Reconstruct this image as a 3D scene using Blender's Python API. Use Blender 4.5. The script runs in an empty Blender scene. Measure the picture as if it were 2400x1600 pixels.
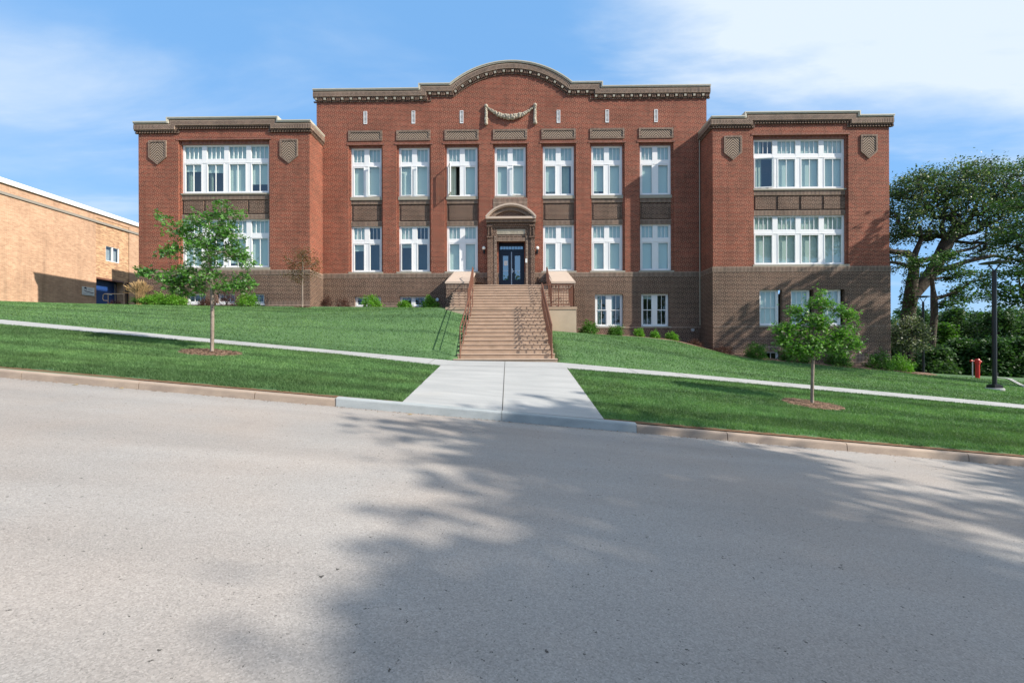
import bpy, math, random
import numpy as np
from math import sin, cos, pi, radians, sqrt
R = math.radians
S = bpy.context.scene
COL = S.collection

# ------------------------------------------------------------------ camera, sky, sun, exposure
F = 1067.0            # focal length in photo pixels (photo 2400 wide)
HOR = 815.0           # horizon row of the photo
ROLL = 0.003
cam_d = bpy.data.cameras.new('camera'); cam = bpy.data.objects.new('camera', cam_d); COL.objects.link(cam)
cam_d.sensor_width = 36; cam_d.lens = 36*F/2400; cam_d.shift_y = 15/2400
cam_d.clip_start = 0.1; cam_d.clip_end = 3000
cam.location = (0, 0, 0); cam.rotation_euler = (R(90), ROLL, 0)
S.camera = cam
S.view_settings.view_transform = 'Standard'; S.view_settings.look = 'None'
S.view_settings.exposure = 0.58; S.view_settings.gamma = 1.0
S.cycles.use_denoising = True
S.cycles.max_bounces = 6; S.cycles.transparent_max_bounces = 12
S.cycles.sample_clamp_indirect = 6
SUN_EL = 34.8; SUN_AZ = 66.8        # azimuth measured from the camera's back (-Y) towards +X
sdir = (sin(R(SUN_AZ))*cos(R(SUN_EL)), -cos(R(SUN_AZ))*cos(R(SUN_EL)), sin(R(SUN_EL)))
sl = bpy.data.lights.new('sun', 'SUN'); sl.energy = 4.6; sl.angle = R(0.45); sl.color = (1.0, .93, .82)
so = bpy.data.objects.new('sun', sl); COL.objects.link(so)
from mathutils import Vector, Matrix
so.rotation_euler = Vector(sdir).to_track_quat('Z', 'Y').to_euler()
so.location = (20, -10, 30)

W = bpy.data.worlds.new('World'); S.world = W; W.use_nodes = True
nt = W.node_tree; nt.nodes.clear()
def wn(t, **k):
    n = nt.nodes.new(t)
    for a, b in k.items(): setattr(n, a, b)
    return n
def wl(a, b): nt.links.new(a, b)
sky = wn('ShaderNodeTexSky', sky_type='NISHITA', sun_disc=False, sun_elevation=R(SUN_EL),
         sun_rotation=R(180-SUN_AZ), air_density=1.0, dust_density=0.6, ozone_density=2.0)
wout = wn('ShaderNodeOutputWorld'); bg = wn('ShaderNodeBackground'); bg.inputs[1].default_value = 0.12
tc = wn('ShaderNodeTexCoord'); sep = wn('ShaderNodeSeparateXYZ'); wl(tc.outputs['Generated'], sep.inputs[0])
def wmath(op, a, b=None, c=None):
    n = wn('ShaderNodeMath', operation=op)
    for i, v in enumerate((a, b, c)):
        if v is None: continue
        if isinstance(v, (int, float)): n.inputs[i].default_value = v
        else: wl(v, n.inputs[i])
    return n.outputs[0]
def wramp(v, lo, hi):
    n = wn('ShaderNodeMapRange', interpolation_type='SMOOTHSTEP'); wl(v, n.inputs[0])
    n.inputs[1].default_value = lo; n.inputs[2].default_value = hi
    return n.outputs[0]
# clouds: sheet projected on a plane overhead
zc_ = wmath('ADD', wmath('MAXIMUM', sep.outputs[2], 0.0), 0.12)
cx = wmath('DIVIDE', sep.outputs[0], zc_); cy = wmath('DIVIDE', sep.outputs[1], zc_)
cmb = wn('ShaderNodeCombineXYZ'); wl(cx, cmb.inputs[0]); wl(wmath('MULTIPLY', cy, 1.3), cmb.inputs[1])
nz1 = wn('ShaderNodeTexNoise'); nz1.inputs['Scale'].default_value = 0.8; nz1.inputs['Detail'].default_value = 10; nz1.inputs['Roughness'].default_value = .58
nz1.inputs['Distortion'].default_value = .35
mp = wn('ShaderNodeMapping'); mp.inputs['Location'].default_value = (3.1, 7.7, 0); mp.inputs['Rotation'].default_value = (0, 0, R(25)); mp.inputs['Scale'].default_value = (1, 1.9, 1)
wl(cmb.outputs[0], mp.inputs[0]); wl(mp.outputs[0], nz1.inputs['Vector'])
# the big bank: towards the upper right
bank = wmath('ADD', wmath('MULTIPLY', sep.outputs[0], 1.1), wmath('MULTIPLY', sep.outputs[2], 1.9))
bank = wramp(wmath('ADD', bank, wmath('MULTIPLY', nz1.outputs[0], 0.8)), 1.55, 1.98)
wisp = wmath('MULTIPLY', wramp(nz1.outputs[0], .45, .78), .30)
low = wmath('MULTIPLY', wramp(wmath('ADD', wmath('MULTIPLY', sep.outputs[0], -1.0), wmath('MULTIPLY', nz1.outputs[0], .5)), .75, 1.15), .55)
cl = wmath('MINIMUM', wmath('ADD', wmath('ADD', bank, wisp), low), .95)
hs = wn('ShaderNodeHueSaturation'); hs.inputs['Saturation'].default_value = 1.0; hs.inputs['Value'].default_value = 1.0
wl(sky.outputs[0], hs.inputs['Color'])
mx = wn('ShaderNodeMixRGB'); wl(cl, mx.inputs[0]); mx0 = wn('ShaderNodeMixRGB'); mx0.inputs[0].default_value = .74; wl(hs.outputs[0], mx0.inputs[1]); mx0.inputs[2].default_value = (1.30, 3.05, 5.75, 1)
wl(mx0.outputs[0], mx.inputs[1]); mx.inputs[2].default_value = (4.6, 5.2, 5.85, 1)
wl(mx.outputs[0], bg.inputs[0]); wl(bg.outputs[0], wout.inputs[0])

# ------------------------------------------------------------------ pixel helpers
def unroll(px, py):
    a = (px-1200)/F; b = (HOR-py)/F
    return a*cos(ROLL)+b*sin(ROLL), -a*sin(ROLL)+b*cos(ROLL)
def wp(px, py, Y):
    a, b = unroll(px, py); return a*Y, b*Y
D = 24.8; PSI = 0.015
def loc(px, py, yl):
    """photo pixel -> (x,z) on the building-local plane y=yl"""
    a, b = unroll(px, py)
    # world (t a, t, t b); local = Rot(+PSI)(p - (0,D))  -> yl
    c, s = cos(PSI), sin(PSI)
    # local y = s*X + c*(Y-D)
    t = (yl + c*D)/(s*a + c)
    X, Y = t*a, t-D
    return c*X - s*Y, t*b
def zl(px, py, yl=0): return loc(px, py, yl)[1]
def xl(px, py, yl=0): return loc(px, py, yl)[0]
def b2w(x, y, z):
    c, s = cos(PSI), sin(PSI)
    return Vector((c*x + s*y, -s*x + c*y + D, z))

# ------------------------------------------------------------------ mesh builder
class MB:
    def __init__(s): s.v = []; s.f = []; s.uv = []
    def face(s, pts, uv=None, v0=0.0):
        i = len(s.v); s.v.extend([tuple(p) for p in pts]); s.f.append(list(range(i, i+len(pts))))
        if uv is None:
            a = Vector(pts[1])-Vector(pts[0]); b = Vector(pts[-1])-Vector(pts[0]); n = a.cross(b)
            if n.length > 0: n.normalize()
            if abs(n.z) > .75: uv = [(p[0], p[1]) for p in pts]
            else: uv = [(p[0]+p[1], p[2]-v0) for p in pts]
        s.uv.extend(uv)
    def box(s, x0, x1, y0, y1, z0, z1, v0=0.0, M=None, skip=''):
        P = [(x0,y0,z0),(x1,y0,z0),(x1,y1,z0),(x0,y1,z0),(x0,y0,z1),(x1,y0,z1),(x1,y1,z1),(x0,y1,z1)]
        Q = [(0,1,5,4,'f'),(1,2,6,5,'r'),(2,3,7,6,'b'),(3,0,4,7,'l'),(4,5,6,7,'t'),(3,2,1,0,'d')]
        for q in Q:
            if q[4] in skip: continue
            pts = [P[k] for k in q[:4]]
            if M is not None:
                uv = [(p[0]+p[1], p[2]-v0) for p in pts]
                s.face([tuple(M @ Vector(p)) for p in pts], uv)
            else: s.face(pts, None, v0)
    def prism(s, poly, y0, y1, v0=0.0):
        """poly of (x,z) counter-clockwise seen from -Y, extruded y0(front)..y1"""
        n = len(poly)
        s.face([(p[0], y0, p[1]) for p in poly], None, v0)
        s.face([(p[0], y1, p[1]) for p in reversed(poly)], None, v0)
        for i in range(n):
            a, b = poly[i], poly[(i+1) % n]
            s.face([(a[0],y1,a[1]),(b[0],y1,b[1]),(b[0],y0,b[1]),(a[0],y0,a[1])], None, v0)
    def tube(s, pts, rad, n=8, cap=True):
        pts = [Vector(p) for p in pts]; m = len(pts)
        rr = rad if isinstance(rad, (list, tuple)) else [rad]*m
        rings = []; ref = None
        for i, p in enumerate(pts):
            t = (pts[min(i+1, m-1)]-pts[max(i-1, 0)]).normalized()
            if ref is None:
                ref = Vector((0,0,1)) if abs(t.z) < .9 else Vector((1,0,0))
            u = (ref - t*ref.dot(t)).normalized(); ref = u; w = t.cross(u)
            rings.append([tuple(p+(u*cos(2*pi*k/n)+w*sin(2*pi*k/n))*rr[i]) for k in range(n)])
        base = len(s.v)
        for r_ in rings: s.v.extend(r_)
        L = 0
        for i in range(m-1):
            l2 = L+(pts[i+1]-pts[i]).length
            for k in range(n):
                k2 = (k+1) % n
                s.f.append([base+i*n+k, base+i*n+k2, base+(i+1)*n+k2, base+(i+1)*n+k])
                s.uv.extend([(k/n*.3, L), ((k+1)/n*.3, L), ((k+1)/n*.3, l2), (k/n*.3, l2)])
            L = l2
        if cap:
            s.f.append([base+k for k in reversed(range(n))]); s.uv.extend([(0,0)]*n)
            s.f.append([base+(m-1)*n+k for k in range(n)]); s.uv.extend([(0,0)]*n)
    def lathe(s, prof, c, n=20):
        """prof: list of (r, z) from bottom to top around vertical axis at c"""
        base = len(s.v)
        for r_, z in prof:
            for k in range(n):
                s.v.append((c[0]+r_*cos(2*pi*k/n), c[1]+r_*sin(2*pi*k/n), c[2]+z))
        for i in range(len(prof)-1):
            for k in range(n):
                k2 = (k+1) % n
                s.f.append([base+i*n+k, base+i*n+k2, base+(i+1)*n+k2, base+(i+1)*n+k]); s.uv.extend([(0,0)]*4)
    def sphere(s, c, r, n=16, sq=(1,1,1)):
        prof = [(max(1e-4, sin(pi*i/(n//2)))*r, -cos(pi*i/(n//2))*r*sq[2]) for i in range(n//2+1)]
        s.lathe(prof, c, n)
    def build(s, name, mat, parent=None, smooth=False):
        me = bpy.data.meshes.new(name)
        me.from_pydata(s.v, [], s.f)
        ul = me.uv_layers.new(name='UVMap')
        if len(s.uv) == len(me.loops):
            ul.data.foreach_set('uv', np.array(s.uv, dtype=np.float32).ravel())
        me.materials.append(mat)
        if smooth: me.polygons.foreach_set('use_smooth', [True]*len(me.polygons))
        me.update()
        o = bpy.data.objects.new(name, me); COL.objects.link(o)
        if parent is not None: o.parent = parent
        return o
def np_mesh(name, V, Fq, mat, parent=None, smooth=False):
    """V (n,3), Fq (m,k) numpy"""
    me = bpy.data.meshes.new(name); m, k = Fq.shape
    me.vertices.add(len(V)); me.vertices.foreach_set('co', np.ascontiguousarray(V, dtype=np.float32).ravel())
    me.loops.add(m*k); me.loops.foreach_set('vertex_index', np.ascontiguousarray(Fq, dtype=np.int32).ravel())
    me.polygons.add(m); me.polygons.foreach_set('loop_start', np.arange(0, m*k, k, dtype=np.int32))
    if smooth: me.polygons.foreach_set('use_smooth', np.ones(m, dtype=bool))
    me.materials.append(mat); me.update(calc_edges=True); me.validate()
    o = bpy.data.objects.new(name, me); COL.objects.link(o)
    if parent is not None: o.parent = parent
    return o
def empty(name, l=(0,0,0), rz=0, parent=None):
    o = bpy.data.objects.new(name, None); COL.objects.link(o); o.location = l; o.rotation_euler = (0,0,rz)
    o.empty_display_size = .3
    if parent: o.parent = parent
    return o
def tag(o, label, cat, group=None):
    o['label'] = label; o['category'] = cat
    if group: o['group'] = group
    return o
def struct(o): o['kind'] = 'structure'; return o

# ------------------------------------------------------------------ materials
class Mat:
    def __init__(s, name):
        s.m = bpy.data.materials.new(name); s.m.use_nodes = True; s.t = s.m.node_tree; s.t.nodes.clear()
        s.out = s.t.nodes.new('ShaderNodeOutputMaterial'); s.p = s.t.nodes.new('ShaderNodeBsdfPrincipled')
        s.t.links.new(s.p.outputs[0], s.out.inputs[0]); s.p.inputs['Roughness'].default_value = .8
        s.p.inputs['Specular IOR Level'].default_value = .3
    def n(s, t, ins=None, **k):
        n = s.t.nodes.new(t)
        for a, b in k.items(): setattr(n, a, b)
        for a, b in (ins or {}).items():
            if isinstance(b, bpy.types.NodeSocket): s.t.links.new(b, n.inputs[a])
            else: n.inputs[a].default_value = b
        return n
    def link(s, a, b): s.t.links.new(a, b)
    def noise(s, vec, scale, detail=4, rough=.55, dist=0):
        return s.n('ShaderNodeTexNoise', {'Vector': vec, 'Scale': scale, 'Detail': detail, 'Roughness': rough, 'Distortion': dist}).outputs[0]
    def ramp(s, v, a, b, lo=0., hi=1.):
        return s.n('ShaderNodeMapRange', {0: v, 1: a, 2: b, 3: lo, 4: hi}).outputs[0]
    def mix(s, f, a, b, mode='MIX'):
        return s.n('ShaderNodeMixRGB', {0: f, 1: a, 2: b}, blend_type=mode).outputs[0]
    def math(s, op, a, b=0.):
        return s.n('ShaderNodeMath', {0: a, 1: b}, operation=op).outputs[0]
    def obj(s): return s.n('ShaderNodeTexCoord').outputs['Object']
    def uv(s): return s.n('ShaderNodeTexCoord').outputs['UV']
    def color(s, c):
        if isinstance(c, bpy.types.NodeSocket): s.link(c, s.p.inputs['Base Color'])
        else: s.p.inputs['Base Color'].default_value = c
    def bump(s, h, strength=.3, dist=.01):
        b = s.n('ShaderNodeBump', {'Height': h, 'Strength': strength, 'Distance': dist})
        s.link(b.outputs[0], s.p.inputs['Normal'])
def rgb(r, g, b): return (r, g, b, 1)
def grey(s, v): return s.n('ShaderNodeCombineXYZ', {0: v, 1: v, 2: v}).outputs[0]

def brick_mat(name, c1, c2, mortar, bw=.2215, rh=.0677, ms=.0105, soldier=False, header=True, stain=.25, bias=0.):
    m = Mat(name); uv = m.uv(); vec = uv
    if soldier:
        sp = m.n('ShaderNodeSeparateXYZ', {0: uv})
        vec = m.n('ShaderNodeCombineXYZ', {0: sp.outputs[1], 1: sp.outputs[0]}).outputs[0]
    bt = m.n('ShaderNodeTexBrick', {'Vector': vec, 'Color1': c1, 'Color2': c2, 'Mortar': mortar, 'Scale': 1.0, 'Mortar Size': ms,
             'Mortar Smooth': .25, 'Bias': bias, 'Brick Width': bw, 'Row Height': rh},
             offset=(0.0 if soldier else .5), offset_frequency=2,
             squash=(.5 if header and not soldier else 1.0), squash_frequency=6)
    ob = m.obj()
    n1 = m.noise(ob, .7, 5, .6); n2 = m.noise(ob, 6, 3)
    c = m.mix(1.0, bt.outputs[0], grey(m, m.ramp(n1, .3, .75, 1-stain, 1+stain*.55)), 'MULTIPLY')
    c = m.mix(1.0, c, grey(m, m.ramp(n2, .3, .7, .9, 1.1)), 'MULTIPLY')
    st = m.noise(m.n('ShaderNodeMapping', {'Vector': ob, 'Scale': (2.2,2.2,.16)}).outputs[0], 1.0, 5, .6)
    c = m.mix(1., c, grey(m, m.ramp(st, .52, .74, 1., .78)), 'MULTIPLY'); ef = m.noise(ob, 1.9, 6, .7)
    c = m.mix(m.ramp(ef, .66, .80, 0, .16), c, rgb(.50,.44,.38))
    m.color(c); m.p.inputs['Roughness'].default_value = .88
    pass
    return m.m
M = {}
M['red'] = brick_mat('red brick', rgb(.238,.046,.027), rgb(.112,.027,.019), rgb(.42,.215,.14), ms=.0110)
M['red_s'] = brick_mat('red soldier brick', rgb(.20,.045,.033), rgb(.10,.028,.023), rgb(.50,.30,.22), soldier=True)
M['dark'] = brick_mat('brown brick', rgb(.092,.048,.034), rgb(.044,.027,.022), rgb(.35,.245,.18))
M['dark_s'] = brick_mat('brown soldier brick', rgb(.125,.074,.056), rgb(.055,.038,.032), rgb(.50,.38,.29), soldier=True)
M['tanb'] = brick_mat('tan brick', rgb(.58,.36,.235), rgb(.45,.26,.165), rgb(.58,.43,.31), header=False, stain=.16, ms=.008)
M['tanb2'] = brick_mat('mottled tan brick', rgb(.66,.42,.24), rgb(.34,.17,.10), rgb(.62,.44,.29), header=False, stain=.12, ms=.008)
# herringbone / basket panels: diagonal bricks
def weave_mat():
    m = Mat('basketweave brown brick'); uv = m.uv()
    sp = m.n('ShaderNodeSeparateXYZ', {0: uv})
    ax = m.math('ABSOLUTE', sp.outputs[0])
    w = m.n('ShaderNodeTexWave', {'Vector': m.n('ShaderNodeCombineXYZ', {0: m.math('ADD', ax, sp.outputs[1])}).outputs[0], 'Scale': 2.4, 'Distortion': .3, 'Detail': 1}, wave_profile='SAW')
    f = m.ramp(w.outputs[1], .55, .8)
    n = m.noise(m.obj(), 14, 2)
    c = m.mix(n, rgb(.11,.07,.052), rgb(.055,.038,.032))
    m.color(m.mix(f, c, rgb(.50,.39,.29))); m.p.inputs['Roughness'].default_value = .9
    return m.m
M['weave'] = weave_mat()
def plain(name, c, rough=.6, var=.12, sc=3., metal=0., spec=.4, bump=0, bsc=60):
    m = Mat(name); ob = m.obj()
    n = m.noise(ob, sc, 6, .6)
    m.color(m.mix(1.0, c, grey(m, m.ramp(n, .25, .75, 1-var, 1+var)), 'MULTIPLY'))
    m.p.inputs['Roughness'].default_value = rough; m.p.inputs['Metallic'].default_value = metal
    m.p.inputs['Specular IOR Level'].default_value = spec
    if bump: m.bump(m.noise(ob, bsc, 4), bump, .004)
    return m.m
M['white'] = plain('white window paint', rgb(.80,.80,.80), .42, .03)
M['coping'] = plain('cream metal coping', rgb(.52,.49,.40), .5, .06)
M['copedark'] = plain('aged cream trim', rgb(.33,.30,.24), .6, .08)
M['stone'] = plain('carved cream stone', rgb(.42,.37,.29), .85, .22, 9, bump=.5, bsc=40)
M['cap'] = plain('tan painted cap', rgb(.52,.41,.33), .7, .06, 2)
M['stair'] = plain('tan concrete steps', rgb(.40,.285,.205), .88, .24, 2.2, bump=.25, bsc=90)
M['nosing'] = plain('worn light step nosing', rgb(.50,.375,.285), .85, .14, 5)
M['tanwall'] = plain('tan concrete wall', rgb(.46,.36,.265), .9, .13, 1.2)
M['brownmetal'] = plain('brown painted steel', rgb(.17,.075,.048), .45, .12, 8)
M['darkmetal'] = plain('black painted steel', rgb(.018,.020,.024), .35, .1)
M['navy'] = plain('navy painted door', rgb(.010,.016,.034), .38, .1)
M['blue'] = plain('blue painted door', rgb(.018,.060,.22), .45, .12, 2)
M['alum'] = plain('brushed aluminium', rgb(.55,.56,.58), .35, .05, 4, metal=.7)
M['globe'] = plain('white glass globe', rgb(.80,.78,.72), .25, .02)
M['redpaint'] = plain('red painted steel', rgb(.45,.02,.012), .4, .12, 6)
M['roofm'] = plain('grey roof membrane', rgb(.25,.25,.25), .9)
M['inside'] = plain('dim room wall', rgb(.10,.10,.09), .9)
M['shade'] = plain('window shade', rgb(.25,.28,.26), .8, .06, 1.5)
M['curtain'] = plain('pale curtain', rgb(.40,.47,.40), .8, .1, 4)
M['paper'] = plain('white paper', rgb(.72,.74,.72), .6)
M['signblue'] = plain('dark blue ink', rgb(.015,.02,.06), .6)
M['signgrey'] = plain('grey ink', rgb(.35,.37,.42), .6)
M['whitecap'] = plain('white metal roof edge', rgb(.85,.85,.85), .5, .02)
M['greyband'] = plain('grey metal band', rgb(.30,.27,.23), .5, .06)
def slats_mat():
    m = Mat('slatted blind'); sp = m.n('ShaderNodeSeparateXYZ', {0: m.obj()})
    w = m.n('ShaderNodeMath', {0: m.math('MULTIPLY', sp.outputs[2], 2*pi/.05)}, operation='SINE').outputs[0]
    m.color(m.mix(m.ramp(w, -1, 1), rgb(.46,.54,.52), rgb(.62,.69,.66))); return m.m
M['blind'] = slats_mat()
def glass_mat(name, tint, refl):
    m = Mat(name); m.t.nodes.remove(m.p)
    tr = m.n('ShaderNodeBsdfTransparent', {0: tint}); gl = m.n('ShaderNodeBsdfGlossy', {0: rgb(.92,.97,1), 'Roughness': .015})
    b = m.n('ShaderNodeBump', {'Height': m.noise(m.obj(), .9, 2), 'Strength': .05, 'Distance': .05}); m.link(b.outputs[0], gl.inputs['Normal'])
    fr = m.n('ShaderNodeLayerWeight', {0: .5}); f = m.math('MINIMUM', m.math('ADD', m.math('MULTIPLY', m.math('POWER', fr.outputs['Facing'], 4.), .6), refl+.03), .95)
    mxs = m.n('ShaderNodeMixShader', {0: f, 1: tr.outputs[0], 2: gl.outputs[0]}); m.link(mxs.outputs[0], m.out.inputs[0])
    return m.m
M['glass'] = glass_mat('window glass', rgb(.86,.93,.90), .09)
M['glass2'] = glass_mat('door glass', rgb(.62,.72,.70), .30)
# ---- ground materials
def road_mat():
    m = Mat('pale worn street paving'); ob = m.obj()
    v = m.n('ShaderNodeTexVoronoi', {'Vector': ob, 'Scale': 130., 'Randomness': 1.}); vg = m.n('ShaderNodeSeparateXYZ', {0: v.outputs['Color']}).outputs[0]
    fine = m.noise(ob, 90, 3, .8)
    agg = m.mix(m.ramp(vg, 0, 1), rgb(.215,.202,.190), rgb(.455,.425,.40))
    agg = m.mix(m.ramp(fine, .35, .65), agg, rgb(.34,.317,.298))
    sp = m.n('ShaderNodeMapping', {'Vector': ob, 'Scale': (.35,1.,1.)}).outputs[0]
    big = m.noise(sp, .8, 6, .62); c = m.mix(1.0, agg, grey(m, m.ramp(big, .25, .78, .90, 1.10)), 'MULTIPLY')
    pit = m.noise(ob, 24, 3, .7); c = m.mix(m.ramp(pit, .67, .70), c, rgb(.07,.065,.06))
    lane = m.noise(m.n('ShaderNodeMapping', {'Vector': ob, 'Scale': (.04,1.1,1.)}).outputs[0], 1.0, 3)
    c = m.mix(1., c, grey(m, m.ramp(lane, .35, .65, .93, 1.05)), 'MULTIPLY')
    stn = m.noise(ob, .9, 5, .65, .5); c = m.mix(m.ramp(stn, .66, .78, 0, .22), c, rgb(.16,.15,.14))
    hue = m.noise(ob, .5, 3); c = m.mix(m.ramp(hue, .35, .7), c, m.mix(1., c, rgb(1.05,.98,.93), 'MULTIPLY'))
    m.color(c); m.p.inputs['Roughness'].default_value = .93
    m.bump(m.math('ADD', vg, m.math('MULTIPLY', fine, .7)), .7, .004); return m.m
M['road'] = road_mat()
def conc_mat(name, base, dark, sc=1.5):
    m = Mat(name); ob = m.obj()
    n = m.noise(m.n('ShaderNodeMapping', {'Vector': ob, 'Scale': (.5, 2., 1)}).outputs[0], sc, 6, .6); c = m.mix(m.ramp(n, .35, .7), dark, base)
    n2 = m.noise(ob, 60, 3, .7); c = m.mix(1., c, grey(m, m.ramp(n2, .3, .7, .93, 1.06)), 'MULTIPLY')
    st = m.noise(ob, .45, 4, .6, .4); c = m.mix(m.ramp(st, .62, .78, 0, .35), c, rgb(.42,.36,.28))
    m.color(c); m.p.inputs['Roughness'].default_value = .9; m.bump(n2, .3, .003); return m.m
M['walk'] = conc_mat('pale concrete walk', rgb(.42,.418,.41), rgb(.335,.338,.335))
M['newkerb'] = conc_mat('new grey kerb concrete', rgb(.40,.425,.43), rgb(.30,.325,.33), 3)
M['oldkerb'] = conc_mat('old tan kerb concrete', rgb(.43,.335,.26), rgb(.30,.235,.19), 4)
M['joint'] = plain('dark joint', rgb(.10,.095,.085), .9)
def lawn_mat():
    m = Mat('lawn turf'); ob = m.obj()
    n1 = m.noise(ob, 1.1, 5, .6); n2 = m.noise(ob, 22, 4, .7); n3 = m.noise(m.n('ShaderNodeMapping', {'Vector': ob, 'Scale': (.07,1.5,1.), 'Rotation': (0,0,R(4))}).outputs[0], 1.0, 3)
    c = m.mix(m.ramp(n1, .3, .7), rgb(.054,.120,.042), rgb(.090,.172,.064))
    c = m.mix(m.ramp(n3, .45, .62, 0, .85), c, rgb(.030,.085,.028))
    c = m.mix(m.ramp(n2, .35, .75, 0, .7), c, rgb(.125,.210,.095))
    sp = m.n('ShaderNodeSeparateXYZ', {0: ob})
    soil = m.ramp(m.math('ADD', sp.outputs[1], m.math('MULTIPLY', m.noise(ob, 5, 5, .7), .22)), 8.33, 8.38, 1, 0)
    c = m.mix(soil, c, m.mix(n2, rgb(.11,.055,.03), rgb(.20,.12,.065)))
    m.color(c); m.p.inputs['Roughness'].default_value = .95; m.bump(n2, .6, .02); return m.m
M['lawn'] = lawn_mat()
def leafy(name, c1, c2, trans=.35, rough=.5, spec=.35, pale=None, mow=False):
    m = Mat(name); g = m.n('ShaderNodeNewGeometry'); r_ = g.outputs['Random Per Island']
    n = m.noise(m.obj(), 1.6, 2)
    c = m.mix(r_, c1, c2); c = m.mix(1., c, grey(m, m.ramp(n, .3, .7, .8, 1.2)), 'MULTIPLY')
    if pale: c = m.mix(m.ramp(r_, .8, .82), c, pale)
    if mow:
        ob = m.obj(); n3 = m.noise(m.n('ShaderNodeMapping', {'Vector': ob, 'Scale': (.07,1.5,1.), 'Rotation': (0,0,R(4))}).outputs[0], 1.0, 3)
        c = m.mix(1., c, grey(m, m.ramp(n3, .42, .62, 1.10, .66)), 'MULTIPLY'); n4 = m.noise(ob, .5, 4, .6)
        c = m.mix(m.ramp(n4, .45, .75, 0, .5), c, m.mix(1., c, rgb(1.35,1.12,.9), 'MULTIPLY'))
    m.color(c); m.p.inputs['Roughness'].default_value = rough; m.p.inputs['Specular IOR Level'].default_value = spec
    tl = m.n('ShaderNodeBsdfTranslucent', {0: m.mix(1., c, rgb(1.1,1.3,.55), 'MULTIPLY')})
    ms = m.n('ShaderNodeMixShader', {0: trans, 1: m.p.outputs[0], 2: tl.outputs[0]}); m.link(ms.outputs[0], m.out.inputs[0])
    return m.m
_ = 0
M['blade'] = leafy('grass blade', rgb(.074,.160,.050), rgb(.175,.310,.125), .3, .6, .25, mow=True)
M['leaf_young'] = leafy('young oak leaf', rgb(.060,.18,.028), rgb(.16,.36,.065), .35, .42, .45, rgb(.20,.27,.17))
M['leaf_bright'] = leafy('bright oak leaf', rgb(.065,.19,.024), rgb(.17,.37,.055), .4, .42, .45, rgb(.22,.30,.16))
M['leaf_oak'] = leafy('dark oak leaf', rgb(.036,.078,.028), rgb(.085,.140,.058), .35, .42, .5, rgb(.24,.27,.17))
M['leaf_wood'] = leafy('woodland leaf', rgb(.026,.072,.022), rgb(.065,.140,.042), .3, .5, .3)
M['leaf_wood2'] = leafy('light woodland leaf', rgb(.035,.085,.028), rgb(.085,.16,.055), .35, .5, .3)
M['leaf_lime'] = leafy('lime green leaf', rgb(.05,.13,.02), rgb(.10,.21,.04), .4, .5, .3)
M['leaf_pale'] = leafy('pale dogwood leaf', rgb(.06,.09,.045), rgb(.16,.19,.12), .3, .5, .4, rgb(.34,.36,.27))
M['leaf_shrub'] = leafy('bright shrub leaf', rgb(.09,.23,.02), rgb(.19,.40,.05), .35, .5, .3)
M['leaf_shrub2'] = leafy('deep green shrub leaf', rgb(.05,.14,.02), rgb(.11,.25,.04), .35, .5, .3)
M['leaf_red'] = leafy('barberry leaf', rgb(.055,.022,.022), rgb(.13,.06,.045), .3, .6, .2)
M['leaf_brown'] = leafy('rusty brown leaf', rgb(.14,.07,.035), rgb(.20,.13,.06), .35, .6, .2, rgb(.10,.13,.04))
M['plume'] = leafy('golden grass plume', rgb(.42,.27,.13), rgb(.62,.44,.24), .4, .7, .2)
def bark_mat(name, a, b):
    m = Mat(name); ob = m.obj(); n = m.noise(m.n('ShaderNodeMapping', {'Vector': ob, 'Scale': (6,6,1.2)}).outputs[0], 2.5, 6, .7)
    m.color(m.mix(m.ramp(n, .35, .65), a, b)); m.p.inputs['Roughness'].default_value = .95; m.bump(n, .8, .03); return m.m
M['bark'] = bark_mat('dark bark', rgb(.035,.028,.022), rgb(.10,.078,.060))
M['bark_pale'] = bark_mat('pale young bark', rgb(.20,.155,.125), rgb(.34,.275,.23))
def mulch_mat():
    m = Mat('bark mulch'); ob = m.obj(); v = m.n('ShaderNodeTexVoronoi', {'Vector': m.n('ShaderNodeMapping', {'Vector': ob, 'Scale': (1,2.,1)}).outputs[0], 'Scale': 26.})
    g = m.n('ShaderNodeSeparateXYZ', {0: v.outputs['Color']}).outputs[0]
    c = m.mix(g, rgb(.17,.10,.065), rgb(.48,.31,.21)); m.color(m.mix(m.ramp(v.outputs['Distance'], .3, .8), c, rgb(.05,.03,.02)))
    m.bump(g, 1., .03); m.p.inputs['Roughness'].default_value = .95; return m.m
M['mulch'] = mulch_mat()

# ------------------------------------------------------------------ terrain
KSL = -0.090
def zroad(X, Y): return -1.38 + .0104*np.minimum(Y, 8.0) + KSL*np.clip(X, -45, 45)
def row(Y, pts):
    xs = []; zs = []
    for px, py in pts:
        x, z = wp(px, py, Y); xs.append(x); zs.append(z)
    return Y, np.array(xs), np.array(zs)
XG0 = np.arange(-60, 60.01, .25)
R1 = row(13.0, [(-1500,628),(0,760),(800,831),(1030,857),(1329,864),(1580,883),(2400,958.5),(4000,1105)])
R2 = row(14.2, [(-1500,618),(0,750),(780,821.7),(1064,846.5),(1303,850),(1580,874.4),(2400,949.6),(4000,1094)])
R4 = row(22.4, [(-1500,690),(0,711),(324,715),(700,718),(1050,721),(1105,738),(1280,778),(1400,783),(1493,788),(1574,796),(1620,807),(1684,825),(1748,836),(1833,843.5),(1918,851),(2045,861.5),(2120,872),(2208,878),(2400,890),(4000,960)])
def rz(rw, X): return np.interp(X, rw[1], rw[2])
def bumpf(X): return np.interp(X, [-9,-2.8,-1.7,1.3,2.75,3.6,7], [0,.60,.55,.45,.42,.36,0])
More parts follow.
